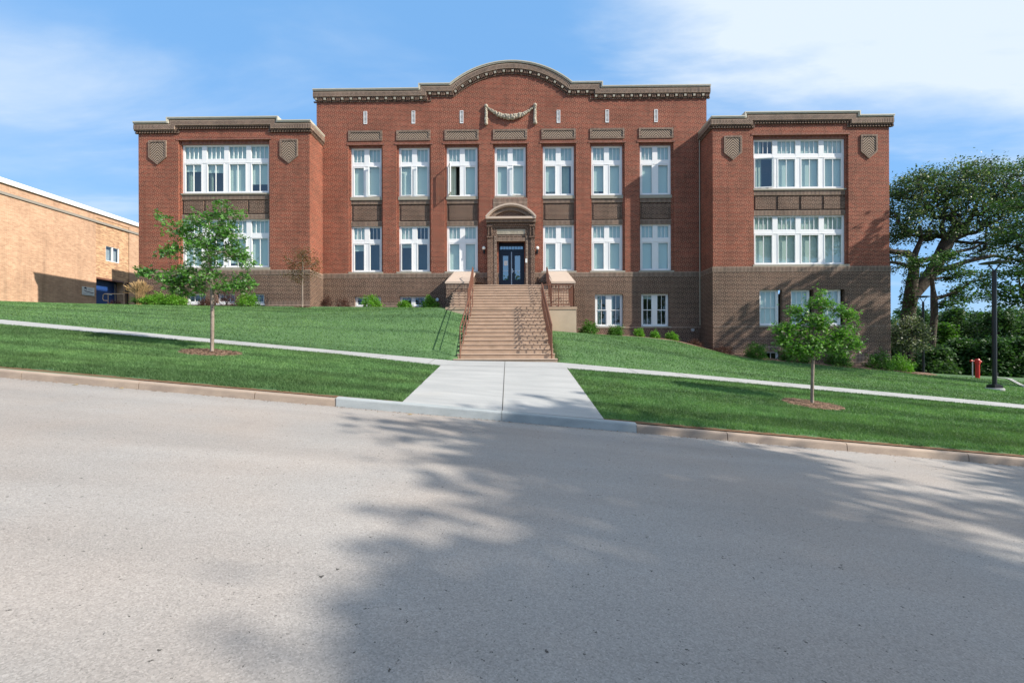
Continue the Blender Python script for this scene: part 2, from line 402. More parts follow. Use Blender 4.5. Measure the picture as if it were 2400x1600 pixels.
def zrows(X):
    z0 = zroad(X, 8.0)+.13
    z1 = rz(R1, X); z2 = rz(R2, X); z4 = rz(R4, X)
    z3 = z2 + (z4-z2)*((19.2-14.2)/(22.4-14.2)) + bumpf(X)
    z3 = z3 + np.interp(X, [-30,-8,-4], [.10,.12,0])
    z5 = z4 + .05
    left = np.clip((-X-3)/8, 0, 1)
    z6 = z4 - .35*left - .6*(1-left)
    z7 = z4*.6 - 2.0*(1-left)
    return [(8.0,z0),(13.0,z1),(14.2,z2),(19.2,z3),(22.4,z4),(25.5,z5),(31.,z6),(60.,z7),(160.,z7-2)]
def zt(X, Y):
    X = np.asarray(X, float); Y = np.asarray(Y, float)
    rows_ = zrows(X); out = rows_[0][1]*np.ones_like(Y)
    for (ya, za), (yb, zb) in zip(rows_, rows_[1:]):
        t = np.clip((Y-ya)/(yb-ya), 0, 1); out = np.where(Y >= ya, za+(zb-za)*t, out)
    return out
_zt0 = zt
def zt(X, Y):
    X = np.asarray(X, float); Y = np.asarray(Y, float)
    under = ((X > -1.70) & (X < 1.30) & (Y > 14.26)) | ((X > -2.7) & (X < 2.6) & (Y > 19.3) & (Y < 27))
    return _zt0(X, Y)-.9*under
def ztf(x, y): return float(zt(np.array([x]), np.array([y]))[0])
def grid_sheet(name, xs, ys, zf, mat):
    XX, YY = np.meshgrid(xs, ys); ZZ = zf(XX.ravel(), YY.ravel())
    V = np.stack([XX.ravel(), YY.ravel(), ZZ], 1); nx, ny = len(xs), len(ys)
    i = np.arange(nx-1)[None, :]+nx*np.arange(ny-1)[:, None]; i = i.ravel()
    return np_mesh(name, V, np.stack([i, i+1, i+1+nx, i+nx], 1), mat, smooth=True)
ysl = np.unique(np.concatenate([[8.13,13.0,14.2,19.2,22.4,25.5,31.,60.,160.], np.arange(8.5,26,.5), np.arange(27,60,2.)]))
xsl = np.concatenate([[-300,-150,-90], XG0, [90,150,300]])
lawn = struct(grid_sheet('lawn', xsl, ysl, zt, M['lawn']))
struct(grid_sheet('street', np.concatenate([[-300,-120],np.arange(-60,60.1,5),[120,300]]), np.array([-4.2,0,4,8.02]), lambda X,Y: zroad(X,Y), M['road']))
far = lambda X,Y: zroad(X, np.full_like(Y,-4.))+.12
struct(grid_sheet('far_verge', np.concatenate([[-300,-120],np.arange(-60,60.1,5),[120,300]]), np.array([-90,-30,-4.2]), far, M['lawn']))
g = MB(); g.face([(-900,-900,-11),(900,-900,-11),(900,900,-11),(-900,900,-11)]); struct(g.build('ground', M['lawn']))

# walk: side strips + entrance apron
def aprx(Y):  # left,right edge of the apron at Y
    t = (Y-8.13)/(13.0-8.13); return -1.96-.07*t, 1.64-.07*t
mb = MB()
def strip(mb, xs, ya, yb, dz):
    for a, b in zip(xs, xs[1:]):
        mb.face([(a,ya,ztf(a,ya)+dz),(b,ya,ztf(b,ya)+dz),(b,yb,ztf(b,yb)+dz),(a,yb,ztf(a,yb)+dz)])
strip(mb, list(XG0), 13.0, 14.2, .022)
for a, b in zip(XG0, XG0[1:]):   # front edge of the slab
    mb.face([(a,13.,ztf(a,13.)-.05),(b,13.,ztf(b,13.)-.05),(b,13.,ztf(b,13.)+.022),(a,13.,ztf(a,13.)+.022)])
struct(mb.build('sidewalk', M['walk']))
mb = MB()
yy = np.linspace(8.13, 12.998, 12)
for a, b in zip(yy, yy[1:]):
    for (s0, s1) in ((0,.5),(.5,1)):
        (l0,r0),(l1,r1) = aprx(a), aprx(b); p = []
        for (l,r,y_,s_) in ((l0,r0,a,s0),(l0,r0,a,s1),(l1,r1,b,s1),(l1,r1,b,s0)):
            x_ = l+(r-l)*s_; p.append((x_, y_, ztf(x_,y_)+.020))
        mb.face(p)
    for side in (0,1):
        xa, xb = aprx(a)[side], aprx(b)[side]
        q = [(xa,a,ztf(xa,a)-.05),(xb,b,ztf(xb,b)-.05),(xb,b,ztf(xb,b)+.02),(xa,a,ztf(xa,a)+.02)]
        mb.face(q if side else q[::-1])
struct(mb.build('entrance_path', M['walk']))
# joints in the paving
mb = MB()
def jline(p, q, w=.012, dz=.0245, n=14):
    dx, dy = q[0]-p[0], q[1]-p[1]; L = sqrt(dx*dx+dy*dy); nx, ny = -dy/L*w, dx/L*w
    for i in range(n):
        a, b = i/n, (i+1)/n
        xa, ya, xb, yb = p[0]+dx*a, p[1]+dy*a, p[0]+dx*b, p[1]+dy*b
        mb.face([(xa-nx,ya-ny,ztf(xa,ya)+dz),(xb-nx,yb-ny,ztf(xb,yb)+dz),(xb+nx,yb+ny,ztf(xb,yb)+dz),(xa+nx,ya+ny,ztf(xa,ya)+dz)])
jline((-.175,8.14),(-.22,14.18), .008)
for k in range(-15, 15):
    x = k*1.5+.6
    if abs(x) > 2.2: jline((x,13.01),(x,14.19), .007, n=3)
jline((-2.03,13.0),(1.57,13.0), .006)
struct(mb.build('path_joint', M['joint']))

# kerb: rounded section swept along the street
def kerb(x0, x1, mat, name, dy=0.0, top=.13):
    m = MB(); n = max(2, int((x1-x0)/.5)); xs = np.linspace(x0, x1, n+1)
    prof = [(7.985-dy,-.12),(7.99-dy,.0),(8.0-dy,top-.03),(8.008-dy,top-.012),(8.022-dy,top-.002),(8.045-dy,top+.003),(8.13,top+.004),(8.13,-.12)]
    for a, b in zip(xs, xs[1:]):
        for (p, q) in zip(prof, prof[1:]):
            za, zb = float(zroad(a,8.)), float(zroad(b,8.))
            m.face([(a,p[0],za+p[1]),(b,p[0],zb+p[1]),(b,q[0],zb+q[1]),(a,q[0],za+q[1])])
    for x, fl in ((x0,1),(x1,0)):
        z_ = float(zroad(x,8.)); pts = [(x,p[0],z_+p[1]) for p in prof]; m.face(pts if fl else pts[::-1])
    return struct(m.build(name, mat))
kx = lambda px: wp(px, 960, 8.0)[0]
cuts = [kx(p) for p in (50,325,597,788)]
while cuts[0] > -45: cuts.insert(0, cuts[0]-2.06)
for a, b in zip(cuts, cuts[1:]): kerb(a+.007, b-.007, M['oldkerb'], 'kerb')
kerb(kx(788)+.004, kx(1176)-.004, M['newkerb'], 'kerb', .01, .160); kerb(kx(1176)+.004, kx(1492)-.004, M['newkerb'], 'kerb', .01, .160)
cuts = [kx(p) for p in (1492,1705,1985,2270)]
while cuts[-1] < 45: cuts.append(cuts[-1]+2.06)
for a, b in zip(cuts, cuts[1:]): kerb(a+.007, b-.007, M['oldkerb'], 'kerb')

# ------------------------------------------------------------------ grass blades (stuff)
rng = np.random.default_rng(5)
def blades(n, x0, x1, y0, y1, h, w, keep):
    X = rng.uniform(x0, x1, n); Y = rng.uniform(y0, y1, n)
    k = keep(X, Y); X = X[k]; Y = Y[k]; n = len(X)
    Z = zt(X, Y); a = rng.uniform(0, 2*pi, n); hh = h*rng.uniform(.5, 1.25, n); ww = w*rng.uniform(.7, 1.3, n)
    lx = rng.normal(0, .55, n)*hh; ly = rng.normal(0, .55, n)*hh
    V = np.empty((n,3,3)); c, s_ = np.cos(a)*ww, np.sin(a)*ww
    V[:,0] = np.stack([X-c, Y-s_, Z-.005], 1); V[:,1] = np.stack([X+c, Y+s_, Z-.005], 1); V[:,2] = np.stack([X+lx, Y+ly, Z+hh], 1)
    return V.reshape(-1,3)
def notpath(X, Y):
    t = (Y-8.13)/(4.87); l = -1.96-.07*t; r = 1.64-.07*t
    inap = (Y < 13.0) & (X > l-.01) & (X < r+.01)
    inwalk = (Y > 12.99) & (Y < 14.21)
    stairs = (Y > 14.1) & (X > -1.95) & (X < 1.5)
    box = (Y > 19.1) & (X > -3.3) & (X < 3.2)
    # ragged soil edge by the kerb, tree rings
    edge = Y < 8.21+.12*np.abs(np.sin(X*3.1)+.7*np.sin(X*7.7+1))*rng.uniform(.2,1.2,len(X))
    fo = np.abs(X) > Y*1.2
    rings = (((X+7.62)/.75)**2+((Y-11.5)/.55)**2 < 1) | (((X-7.25)/.72)**2+((Y-11.0)/.5)**2 < 1)
    return ~(inap|inwalk|stairs|box|edge|fo|rings)
Vs = [blades(270000, -14, 14, 8.14, 10.2, .050, .0055, notpath),
      blades(230000, -17, 17, 10.2, 13.0, .048, .007, notpath),
      blades(230000, -26, 26, 14.2, 21.8, .045, .011, notpath)]
V = np.concatenate(Vs)
gr = np_mesh('grass', V, np.arange(len(V), dtype=np.int32).reshape(-1,3), M['blade']); gr['kind'] = 'stuff'
tag(gr, 'short mown green grass covering the sloping lawn', 'grass')

# ------------------------------------------------------------------ the school building
B = empty('school_building', (0, D, 0), -PSI)
tag(B, 'symmetrical red brick school with brown brick base, arched parapet and white windows', 'building')
YW = -1.56
def part(mb, name, mat, parent=None, label=None, smooth=False):
    o = mb.build(name, M[mat], parent or B, smooth)
    if label: o['label'] = label
    return o
def wall(mb, x0, x1, z0, z1, y, holes, dep, v0=0.0):
    xs = sorted({x0, x1, *[h[0] for h in holes], *[h[1] for h in holes]}); zs = sorted({z0, z1, *[h[2] for h in holes], *[h[3] for h in holes]})
    xs = [x for x in xs if x0-1e-6 <= x <= x1+1e-6]; zs = [z for z in zs if z0-1e-6 <= z <= z1+1e-6]
    for a, b in zip(xs, xs[1:]):
        for c, d in zip(zs, zs[1:]):
            mx_, mz_ = (a+b)/2, (c+d)/2
            if any(h[0] < mx_ < h[1] and h[2] < mz_ < h[3] for h in holes): continue
            mb.face([(a,y,c),(b,y,c),(b,y,d),(a,y,d)], None, v0)
    for h in holes:
        a, b, c, d = h[:4]; e = h[4] if len(h) > 4 else dep
        c2, d2 = max(c, z0), min(d, z1)
        mb.face([(a,y,c2),(a,y,d2),(a,y+e,d2),(a,y+e,c2)]); mb.face([(b,y+e,c2),(b,y+e,d2),(b,y,d2),(b,y,c2)])
        if d <= z1+1e-6: mb.face([(a,y,d),(b,y,d),(b,y+e,d),(a,y+e,d)])
        if c >= z0-1e-6: mb.face([(a,y+e,c),(b,y+e,c),(b,y,c),(a,y,c)])

rnd = random.Random(3)
def window(x0, x1, z0, z1, y, units, blinds, ntop=3, nbot=1, kind='transom', sash=None, label=None, border=.11, mull=.28, depth=.9, room=True):
    """sash: {unit: (angle_deg, hinge 'l'/'r')} for the lower casements standing open"""
    sash = sash or {}
    fr = MB(); H = z1-z0; Wd = x1-x0; uw = (Wd-2*border-(units-1)*mull)/units
    fd = .09
    # outer border and mullions
    fr.box(x0, x0+border, y, y+fd, z0, z1); fr.box(x1-border, x1, y, y+fd, z0, z1)
    fr.box(x0+border, x1-border, y+.001, y+fd, z1-.05, z1); fr.box(x0+border, x1-border, y-.02, y+fd, z0, z0+.085)
    ux = [x0+border+i*(uw+mull) for i in range(units)]
    for i in range(units-1):
        fr.box(ux[i]+uw, ux[i+1], y+.004, y+fd, z0+.085, z1-.05)
    panes = []   # x0,x1,z0,z1,y
    if kind == 'transom':
        zt0 = z1-.29*H; zb1 = zt0-.088*H
        fr.box(x0+border, x1-border, y+.008, y+fd, zb1, zt0)
        fr.box(x0+border, x1-border, y-.012, y+.008, zb1+.02, zb1+.05)
        for i, u in enumerate(ux):
            fr.box(u, u+uw, y+.03, y+.075, z1-.085, z1-.05); fr.box(u, u+uw, y+.03, y+.075, zt0, zt0+.03)
            for k in range(1, ntop):
                xx = u+uw*k/ntop; fr.box(xx-.012, xx+.012, y+.035, y+.07, zt0+.03, z1-.085)
            panes.append((u, u+uw, zt0, z1-.06, y+.055))
            sw = .045
            if i in sash and abs(sash[i][0]) > 0:
                ang, hg = sash[i]; smb = MB(); gmb = MB(); w2 = uw+.05
                hx = u-.025 if hg == 'l' else u+uw+.025; sg = 1 if hg == 'l' else -1
                Mt = Matrix.Translation((hx, y-.02, 0)) @ Matrix.Rotation(-sg*R(ang), 4, 'Z') @ Matrix.Diagonal((sg,1,1,1))
                za, zb = z0+.07, zb1+.02
                for bx in ((0,sw,za,zb),(w2-sw,w2,za,zb),(sw,w2-sw,za,za+sw),(sw,w2-sw,zb-sw,zb)):
                    smb.box(bx[0], bx[1], -.02, .025, bx[2], bx[3], M=Mt)
                gmb.face([tuple(Mt @ Vector(p)) for p in ((sw,0,za+sw),(w2-sw,0,za+sw),(w2-sw,0,zb-sw),(sw,0,zb-sw))])
                sash[i] = (smb, gmb)
            else:
                za, zb = z0+.085, zb1
                yo = y-.012
                for bx in ((u-.02,u+sw-.01,za,zb),(u+uw-sw+.01,u+uw+.02,za,zb),(u+sw-.01,u+uw-sw+.01,za,za+sw),(u+sw-.01,u+uw-sw+.01,zb-sw,zb)):
                    fr.box(bx[0], bx[1], yo, y+.06, bx[2], bx[3])
                for k in range(1, nbot):
                    xx = u+uw*k/nbot; fr.box(xx-.014, xx+.014, y+.01, y+.055, za+sw, zb-sw)
                panes.append((u, u+uw, za, zb, y+.035))
    elif kind == 'hung':
        zm = z0+.085+(H-.135)*.5
        for i, u in enumerate(ux):
            for (za, zb, yo) in ((z0+.085, zm+.02, y+.03), (zm-.02, z1-.05, y+.005)):
                sw = .04
                for bx in ((u,u+sw,za,zb),(u+uw-sw,u+uw,za,zb),(u+sw,u+uw-sw,za,za+sw),(u+sw,u+uw-sw,zb-sw,zb)):
                    fr.box(bx[0], bx[1], yo, yo+.035, bx[2], bx[3])
                for k in range(1, nbot):
                    xx = u+uw*k/nbot; fr.box(xx-.011, xx+.011, yo+.008, yo+.03, za+sw, zb-sw)
                panes.append((u+.01, u+uw-.01, za+.01, zb-.01, yo+.02))
    else:
        for i, u in enumerate(ux):
            sw = .035; za, zb = z0+.085, z1-.05
            for bx in ((u,u+sw,za,zb),(u+uw-sw,u+uw,za,zb),(u+sw,u+uw-sw,za,za+sw),(u+sw,u+uw-sw,zb-sw,zb)):
                fr.box(bx[0], bx[1], y+.01, y+.05, bx[2], bx[3])
            for k in range(1, nbot):
                xx = u+uw*k/nbot; fr.box(xx-.01, xx+.01, y+.015, y+.045, za+sw, zb-sw)
            panes.append((u+.01, u+uw-.01, za+.01, zb-.01, y+.03))
    f = part(fr, 'window', 'white', label=label)
    gm = MB()
    for (a,b,c,d,yy_) in panes: gm.face([(a,yy_,c),(b,yy_,c),(b,yy_,d),(a,yy_,d)])
    part(gm, 'pane', 'glass', f)
    for i in sash:
        if isinstance(sash[i][0], MB):
            so_ = part(sash[i][0], 'open_sash', 'white', f); part(sash[i][1], 'sash_glass', 'glass', f)
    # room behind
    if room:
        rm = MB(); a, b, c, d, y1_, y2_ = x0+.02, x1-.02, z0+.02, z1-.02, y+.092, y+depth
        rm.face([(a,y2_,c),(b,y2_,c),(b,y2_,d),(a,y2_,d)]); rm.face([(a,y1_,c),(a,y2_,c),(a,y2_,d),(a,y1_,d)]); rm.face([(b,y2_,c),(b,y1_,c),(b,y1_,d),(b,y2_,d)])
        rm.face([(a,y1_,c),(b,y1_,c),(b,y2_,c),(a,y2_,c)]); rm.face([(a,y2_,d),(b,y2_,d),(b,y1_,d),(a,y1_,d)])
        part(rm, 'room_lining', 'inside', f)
    # blinds: per unit fraction drawn down (from the top), 0 none
    bm_ = MB(); cm = MB(); nb = nc = 0
    for i, u in enumerate(ux):
        q = blinds[i % len(blinds)]
        if isinstance(q, tuple): q, cur = q
        else: cur = 0
        if q > 0:
            zb = z1-.03-(z1-z0-.09)*q
            bm_.box(u-.03, u+uw+.03, y+.13, y+.14, zb, z1-.03); bm_.box(u-.03, u+uw+.03, y+.12, y+.15, zb-.03, zb); nb += 1
        if cur > 0:
            for k in range(6):
                cw = uw*cur/6; cm.box(u+k*cw, u+(k+1)*cw, y+.20+(.03 if k % 2 else 0), y+.21+(.03 if k % 2 else 0), z0+.05, z1-.04)
            nc += 1
    if nb: part(bm_, 'blind', 'blind', f)
    if nc: part(cm, 'curtain', 'curtain', f)
    return f

# ---- levels of the main block (averages of both ends)
def lv(a, b, y=0.): return (zl(857, a, y)+zl(1538, b, y))/2
zLint, zFt, zFb, zSill, zSol = lv(340.5,332.8), lv(348.6,342.2,.24), lv(463.7,459,.24), lv(466,461.5), lv(475.7,471)
zF2t, zF2b, zBelt, zBelt2 = lv(531.5,526,.24), lv(639.6,635,.24), lv(642,636.3), lv(651.5,648)
zPanT, zPanB = lv(307,300), lv(330.5,324)
XL, XR = xl(742.4,400), xl(1656.3,400)
cxs = [xl(p, 400) for p in (856.8,970.4,1083.5,1196,1308.9,1423.5,1537.8)]
sp_ = (cxs[6]-cxs[0])/6; cxs = [cxs[0]+sp_*i for i in range(7)]
BW = 1.88; WW = 1.70                                # bay recess and window widths
# parapet polyline
def px_poly():
    P = []
    z1_, z2_ = (zl(735,208.6,-.2)+zl(1664,196.5,-.2))/2, (zl(1000,195,-.2)+zl(1400,189.5,-.2))/2
    xa, xb, xc, xd = xl(980,200,-.2), xl(1054,195,-.2), xl(1342,190,-.2), xl(1413.4,190,-.2)
    x0_, x1_ = xl(732,209,-.2), xl(1666.5,197,-.2)
    zap = zl(1192,140.7,-.2); xm = (xb+xc)/2; hw = (xc-xb)/2; rise = zap-z2_; Rr = (hw*hw+rise*rise)/(2*rise); th = math.asin(hw/Rr)
    P = [(x0_,z1_),(xa,z1_),(xa,z2_),(xb,z2_)]
    n = 26
    for i in range(1, n):
        t = -th+2*th*i/n; P.append((xm+Rr*sin(t), z2_-(Rr-rise)+Rr*cos(t)))
    P += [(xc,z2_),(xd,z2_),(xd,z1_),(x1_,z1_)]
    return P, z1_, z2_, xa, xd
PP, ZP1, ZP2, XA, XD = px_poly()
def offs(P, d):
    """offset polyline downwards (to the inside) by d, mitred"""
    out = []
    for i, p in enumerate(P):
        if i == 0: t0 = t1 = Vector((P[1][0]-p[0], P[1][1]-p[1])).normalized()
        elif i == len(P)-1: t0 = t1 = Vector((p[0]-P[i-1][0], p[1]-P[i-1][1])).normalized()
        else:
            t0 = Vector((p[0]-P[i-1][0], p[1]-P[i-1][1])).normalized(); t1 = Vector((P[i+1][0]-p[0], P[i+1][1]-p[1])).normalized()
        n0 = Vector((t0.y, -t0.x)); n1 = Vector((t1.y, -t1.x)); m_ = (n0+n1)
        if m_.length < 1e-6: m_ = n0
        m_.normalize(); k = 1/max(.35, m_.dot(n0)); out.append((p[0]+m_.x*d*k, p[1]+m_.y*d*k))
    return out
def sweep(mb, P, d0, d1, y0, y1, ends=True):
    A, C = offs(P, d0), offs(P, d1); L = 0
    for i in range(len(P)-1):
        a, b, c, d = A[i], A[i+1], C[i+1], C[i]; l2 = L+sqrt((P[i+1][0]-P[i][0])**2+(P[i+1][1]-P[i][1])**2); h = d1-d0
        uvf = [(L,0),(l2,0),(l2,h),(L,h)]
        mb.face([(d[0],y0,d[1]),(c[0],y0,c[1]),(b[0],y0,b[1]),(a[0],y0,a[1])], uvf)
        mb.face([(a[0],y0,a[1]),(b[0],y0,b[1]),(b[0],y1,b[1]),(a[0],y1,a[1])], uvf)
        mb.face([(d[0],y1,d[1]),(c[0],y1,c[1]),(c[0],y0,c[1]),(d[0],y0,d[1])], uvf)
        mb.face([(a[0],y1,a[1]),(b[0],y1,b[1]),(c[0],y1,c[1]),(d[0],y1,d[1])], uvf)
        L = l2
    if ends:
        for i, fl in ((0,0),(len(P)-1,1)):
            a, d = A[i], C[i]; q = [(d[0],y0,d[1]),(a[0],y0,a[1]),(a[0],y1,a[1]),(d[0],y1,d[1])]
            mb.face(q if not fl else q[::-1])
def cornice(P, yf, modillion, nm=''):
    """coping, soldier band, corbel band; yf = wall face"""
    c = MB(); sweep(c, P, 0, .05, yf-.21, yf+.36); sweep(c, P, .052, .105, yf-.18, yf+.30); part(c, 'coping', 'coping')
    c = MB(); sweep(c, P, .108, .16, yf-.13, yf+.2); sweep(c, P, .16, .40, yf-.15, yf+.22); part(c, 'cornice', 'dark_s')
    c = MB(); sweep(c, P, .40, .46, yf-.11, yf+.1)
    bits = MB(); A = offs(P, .52 if modillion else .46); 
    step = .48 if modillion else .14; Lacc = .15
    segs = list(zip(A, A[1:]))
    for a, b in segs:
        L = sqrt((b[0]-a[0])**2+(b[1]-a[1])**2); t = (b[0]-a[0])/max(L,1e-6), (b[1]-a[1])/max(L,1e-6)
        if abs(t[1]) > .95: continue
        while Lacc < L:
            x, z = a[0]+t[0]*Lacc, a[1]+t[1]*Lacc; ang = math.atan2(t[1], t[0])
            Mt = Matrix.Translation((x, 0, z)) @ Matrix.Rotation(-ang, 4, 'Y')
            if modillion:
                bits = MB(); bits.box(-.06,.06, yf-.125, yf+.01, -.055, .055, M=Mt); part(bits, 'modillion', 'copedark')
                for q in (.16, .24, .32): c.box(q-.025, q+.025, yf-.10, yf+.01, -.10, .055, M=Mt)
            else: c.box(-.035,.035, yf-.09, yf+.01, -.10, 0, M=Mt)
            Lacc += step
        Lacc -= L
    if not modillion: sweep(c, P, .50, .56, yf-.05, yf+.05)
    else: sweep(c, P, .62, .67, yf-.05, yf+.05)
    part(c, 'corbel', 'dark')

cornice(PP, 0, True)
# main red wall, grid part up to ZT, plus parapet polygon above
ZT = zLint+.45
bay = [(c-BW/2, c+BW/2, zBelt, zLint, .20) for c in cxs]
zArch = zl(1197, 480)
bay[3] = (cxs[3]-BW/2, cxs[3]+BW/2, zSill, zLint, .20)
door = (xl(1168.5,620), xl(1229,620), zl(1197,667)-1.0, zl(1197,565.5))
mb = MB()
wall(mb, XL, XR, zBelt, ZT, 0, bay+[(door[0],door[1],door[2],door[3],.45)], .2)
top = offs(PP, .12); top[0] = (XL, top[0][1]); top[-1] = (XR, top[-1][1])
poly = [(XL,ZT)]+[(XR,ZT)]+top[::-1]
# fan in columns so that the polygon stays simple
for i in range(len(top)-1):
    a, b = top[i], top[i+1]
    if abs(a[0]-b[0]) < 1e-6: continue
    mb.face([(a[0],0,ZT),(b[0],0,ZT),(b[0],0,b[1]),(a[0],0,a[1])])
    mb.face([(b[0],.36,ZT-.3),(a[0],.36,ZT-.3),(a[0],.36,a[1]),(b[0],.36,b[1])])
mb.face([(XL,15,zBelt),(XL,0,zBelt),(XL,0,top[0][1]),(XL,15,top[0][1])]); mb.face([(XR,0,zBelt),(XR,15,zBelt),(XR,15,top[0][1]),(XR,0,top[0][1])])
mb.face([(XR,15,0),(XL,15,0),(XL,15,top[0][1]),(XR,15,top[0][1])])
part(mb, 'brick_wall', 'red', label='red brick wall of the tall middle block')
mb = MB(); mb.face([(XL,0.3,ZP1-.9),(XR,0.3,ZP1-.9),(XR,15,ZP1-.9),(XL,15,ZP1-.9)]); part(mb, 'roof', 'roofm')
# stepped jambs inside each bay + lintel course
for i, c in enumerate(cxs):
    zb = zBelt if i != 3 else zSill
    for a_, b_ in ((c-BW/2+.001, c-WW/2), (c+WW/2, c+BW/2-.001)): jm = MB(); jm.box(a_, b_, .10, .26, zb, zLint-.002); part(jm, 'window_jamb', 'red')
for i, c in enumerate(cxs):
    lm = MB(); lm.box(c-WW/2+.001, c+WW/2-.001, .12, .26, zFt, zLint-.003, v0=zFt)
    lm.box(c-BW/2-.10, c+BW/2+.10, -.025, .05, zLint+.002, zLint+.075, v0=zLint)
    part(lm, 'lintel', 'red_s')

# spandrels
zs1, zs2 = zSol, zF2t+.24
for i, c in enumerate(cxs):
    if i == 3: continue
    for q in ((zSol-.02, zSill-.04), (zF2t, zF2t+.225)): m_ = MB(); m_.box(c-WW/2+.001, c+WW/2-.001, .13, .28, q[0], q[1], v0=q[0]); part(m_, 'spandrel_border', 'dark_s')
    m_ = MB(); m_.box(c-WW/2+.001, c+WW/2-.001, .19, .27, zF2t+.226, zSol-.021); m_.box(c-WW/2+.13, c+WW/2-.13, .155, .2, zF2t+.31, zSol-.10)
    part(m_, 'spandrel', 'dark')
m_ = MB(); m_.box(cxs[3]-.93, cxs[3]+.93, -.02, .02, zArch-.4, zSill-.035, v0=zSill-.035); part(m_, 'brick_apron', 'dark_s')
for i, c in enumerate(cxs):
    sm = MB(); sm.box(c-WW/2-.02, c+WW/2+.02, .08, .3, zSill-.037, zFb+.0); part(sm, 'sill', 'copedark')
    if i != 3: sm = MB(); sm.box(c-WW/2-.10, c+WW/2+.10, -.03, .3, zBelt-.03, zF2b); part(sm, 'sill', 'copedark')
ups = [dict(blinds=[1.,1.], sash={1:(9,'r')}), dict(blinds=[.98,.98], sash={0:(6,'l'),1:(8,'r')}), dict(blinds=[(.26,.6),1.], sash={0:(72,'l')}),
       dict(blinds=[1.,1.], sash={1:(8,'r')}), dict(blinds=[(.9,.9),(0.3,.8)]), dict(blinds=[(.9,.6),1.]), dict(blinds=[.96,.96])]
lows = [dict(blinds=[.52,.0]), dict(blinds=[.45,.0], sash={0:(4,'l')}), dict(blinds=[(.98),.98]), None, dict(blinds=[1.,1.]), dict(blinds=[1.,1.]), dict(blinds=[1.,1.])]
for i, c in enumerate(cxs):
    window(c-WW/2, c+WW/2, zFb, zFt, .22, 2, **ups[i], border=.12, label='upper window with its left casement wide open' if i == 2 else None)
    if i != 3: window(c-WW/2, c+WW/2, zF2b, zF2t, .22, 2, **lows[i], border=.12)
# frieze panels
for i, c in enumerate(cxs):
    m_ = MB(); w = .93; h0, h1 = zPanB, zPanT
    m_.box(c-w, c+w, -.045, .01, h1-.09, h1, v0=h1-.09); m_.box(c-w, c+w, -.045, .01, h0, h0+.09, v0=h0)
    m_.box(c-w, c-w+.1, -.045, .01, h0+.091, h1-.091); m_.box(c+w-.1, c+w, -.045, .01, h0+.091, h1-.091)
    fr_ = part(m_, 'frieze_panel', 'dark_s')
    a, b, e, f = c-w+.101, c+w-.101, h0+.091, h1-.091; m_ = MB(); h = f-e; s_ = .012
    q = MB(); q.face([(a,-.012,e),(b,-.012,e),(b,-.012,f),(a,-.012,f)], [(-(b-a)/2,0),((b-a)/2,0),((b-a)/2,h),(-(b-a)/2,h)]); part(q, 'woven_brick', 'weave', fr_)
# vents
for i, px in enumerate((856.5,970.5,1083.3,1308.6,1422,1538)):
    t = i/5; z0_ = zl(px, 291.2-4.5*t), zl(px, 261.4-4.5*t); c = cxs[i if i < 3 else i+1]
    m_ = MB(); w = .085; a, b = z0_
    m_.box(c-w-.01, c-w+.015, -.02, .01, a, b); m_.box(c+w-.015, c+w+.01, -.02, .01, a, b); m_.box(c-w+.01, c+w-.01, -.02, .01, a, a+.03); m_.box(c-w+.01, c+w-.01, -.02, .01, b-.03, b)
    v = part(m_, 'wall_vent', 'white'); m_ = MB()
    for k in range(9):
        zz = a+.04+(b-a-.08)*k/9
        m_.face([(c-w+.01,-.018,zz),(c+w-.01,-.018,zz),(c+w-.01,-.004,zz+.03),(c-w+.01,-.004,zz+.03)])
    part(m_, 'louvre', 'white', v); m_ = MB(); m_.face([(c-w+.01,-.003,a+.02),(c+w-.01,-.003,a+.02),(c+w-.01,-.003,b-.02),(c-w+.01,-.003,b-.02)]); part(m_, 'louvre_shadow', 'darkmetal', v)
# carved garland
gx0, gx1 = xl(1139.5,250), xl(1254,250); gz0, gz1, gzm = zl(1139,251), zl(1254,249), zl(1197,276.5)
m_ = MB(); r2 = random.Random(9)
for k in range(230):
    t = k/229; x = gx0+(gx1-gx0)*t; s_ = 4*t*(1-t); z = (gz0+gz1)/2-.0-((gz0+gz1)/2-gzm)*s_
    rr = .045+.072*s_**1.5
    for q in range(2): m_.sphere((x+r2.uniform(-.02,.02), -.03-r2.uniform(0,.08)*(.4+s_), z+r2.uniform(-rr,rr)*.7), rr*r2.uniform(.45,.75), 8)
for gx, gz in ((gx0,gz0),(gx1,gz1)):
    m_.sphere((gx,-.06,gz+.02), .105, 10)
    for k in range(14):
        z = gz-.12-k*.062; w = .06+.05*k/14
        for q in range(3): m_.sphere((gx+r2.uniform(-.03,.03)+(-.0), -.05-r2.uniform(0,.03), z), w*r2.uniform(.7,1.), 8)
part(m_, 'garland', 'stone', label='carved stone swag hanging over the middle window', smooth=True)
for a_, b_ in ((XL, door[0]), (door[1], XR)): m_ = MB(); m_.box(a_, b_, -.05, .02, zBelt2, zBelt-.001, v0=zBelt2); part(m_, 'belt_course', 'dark_s')

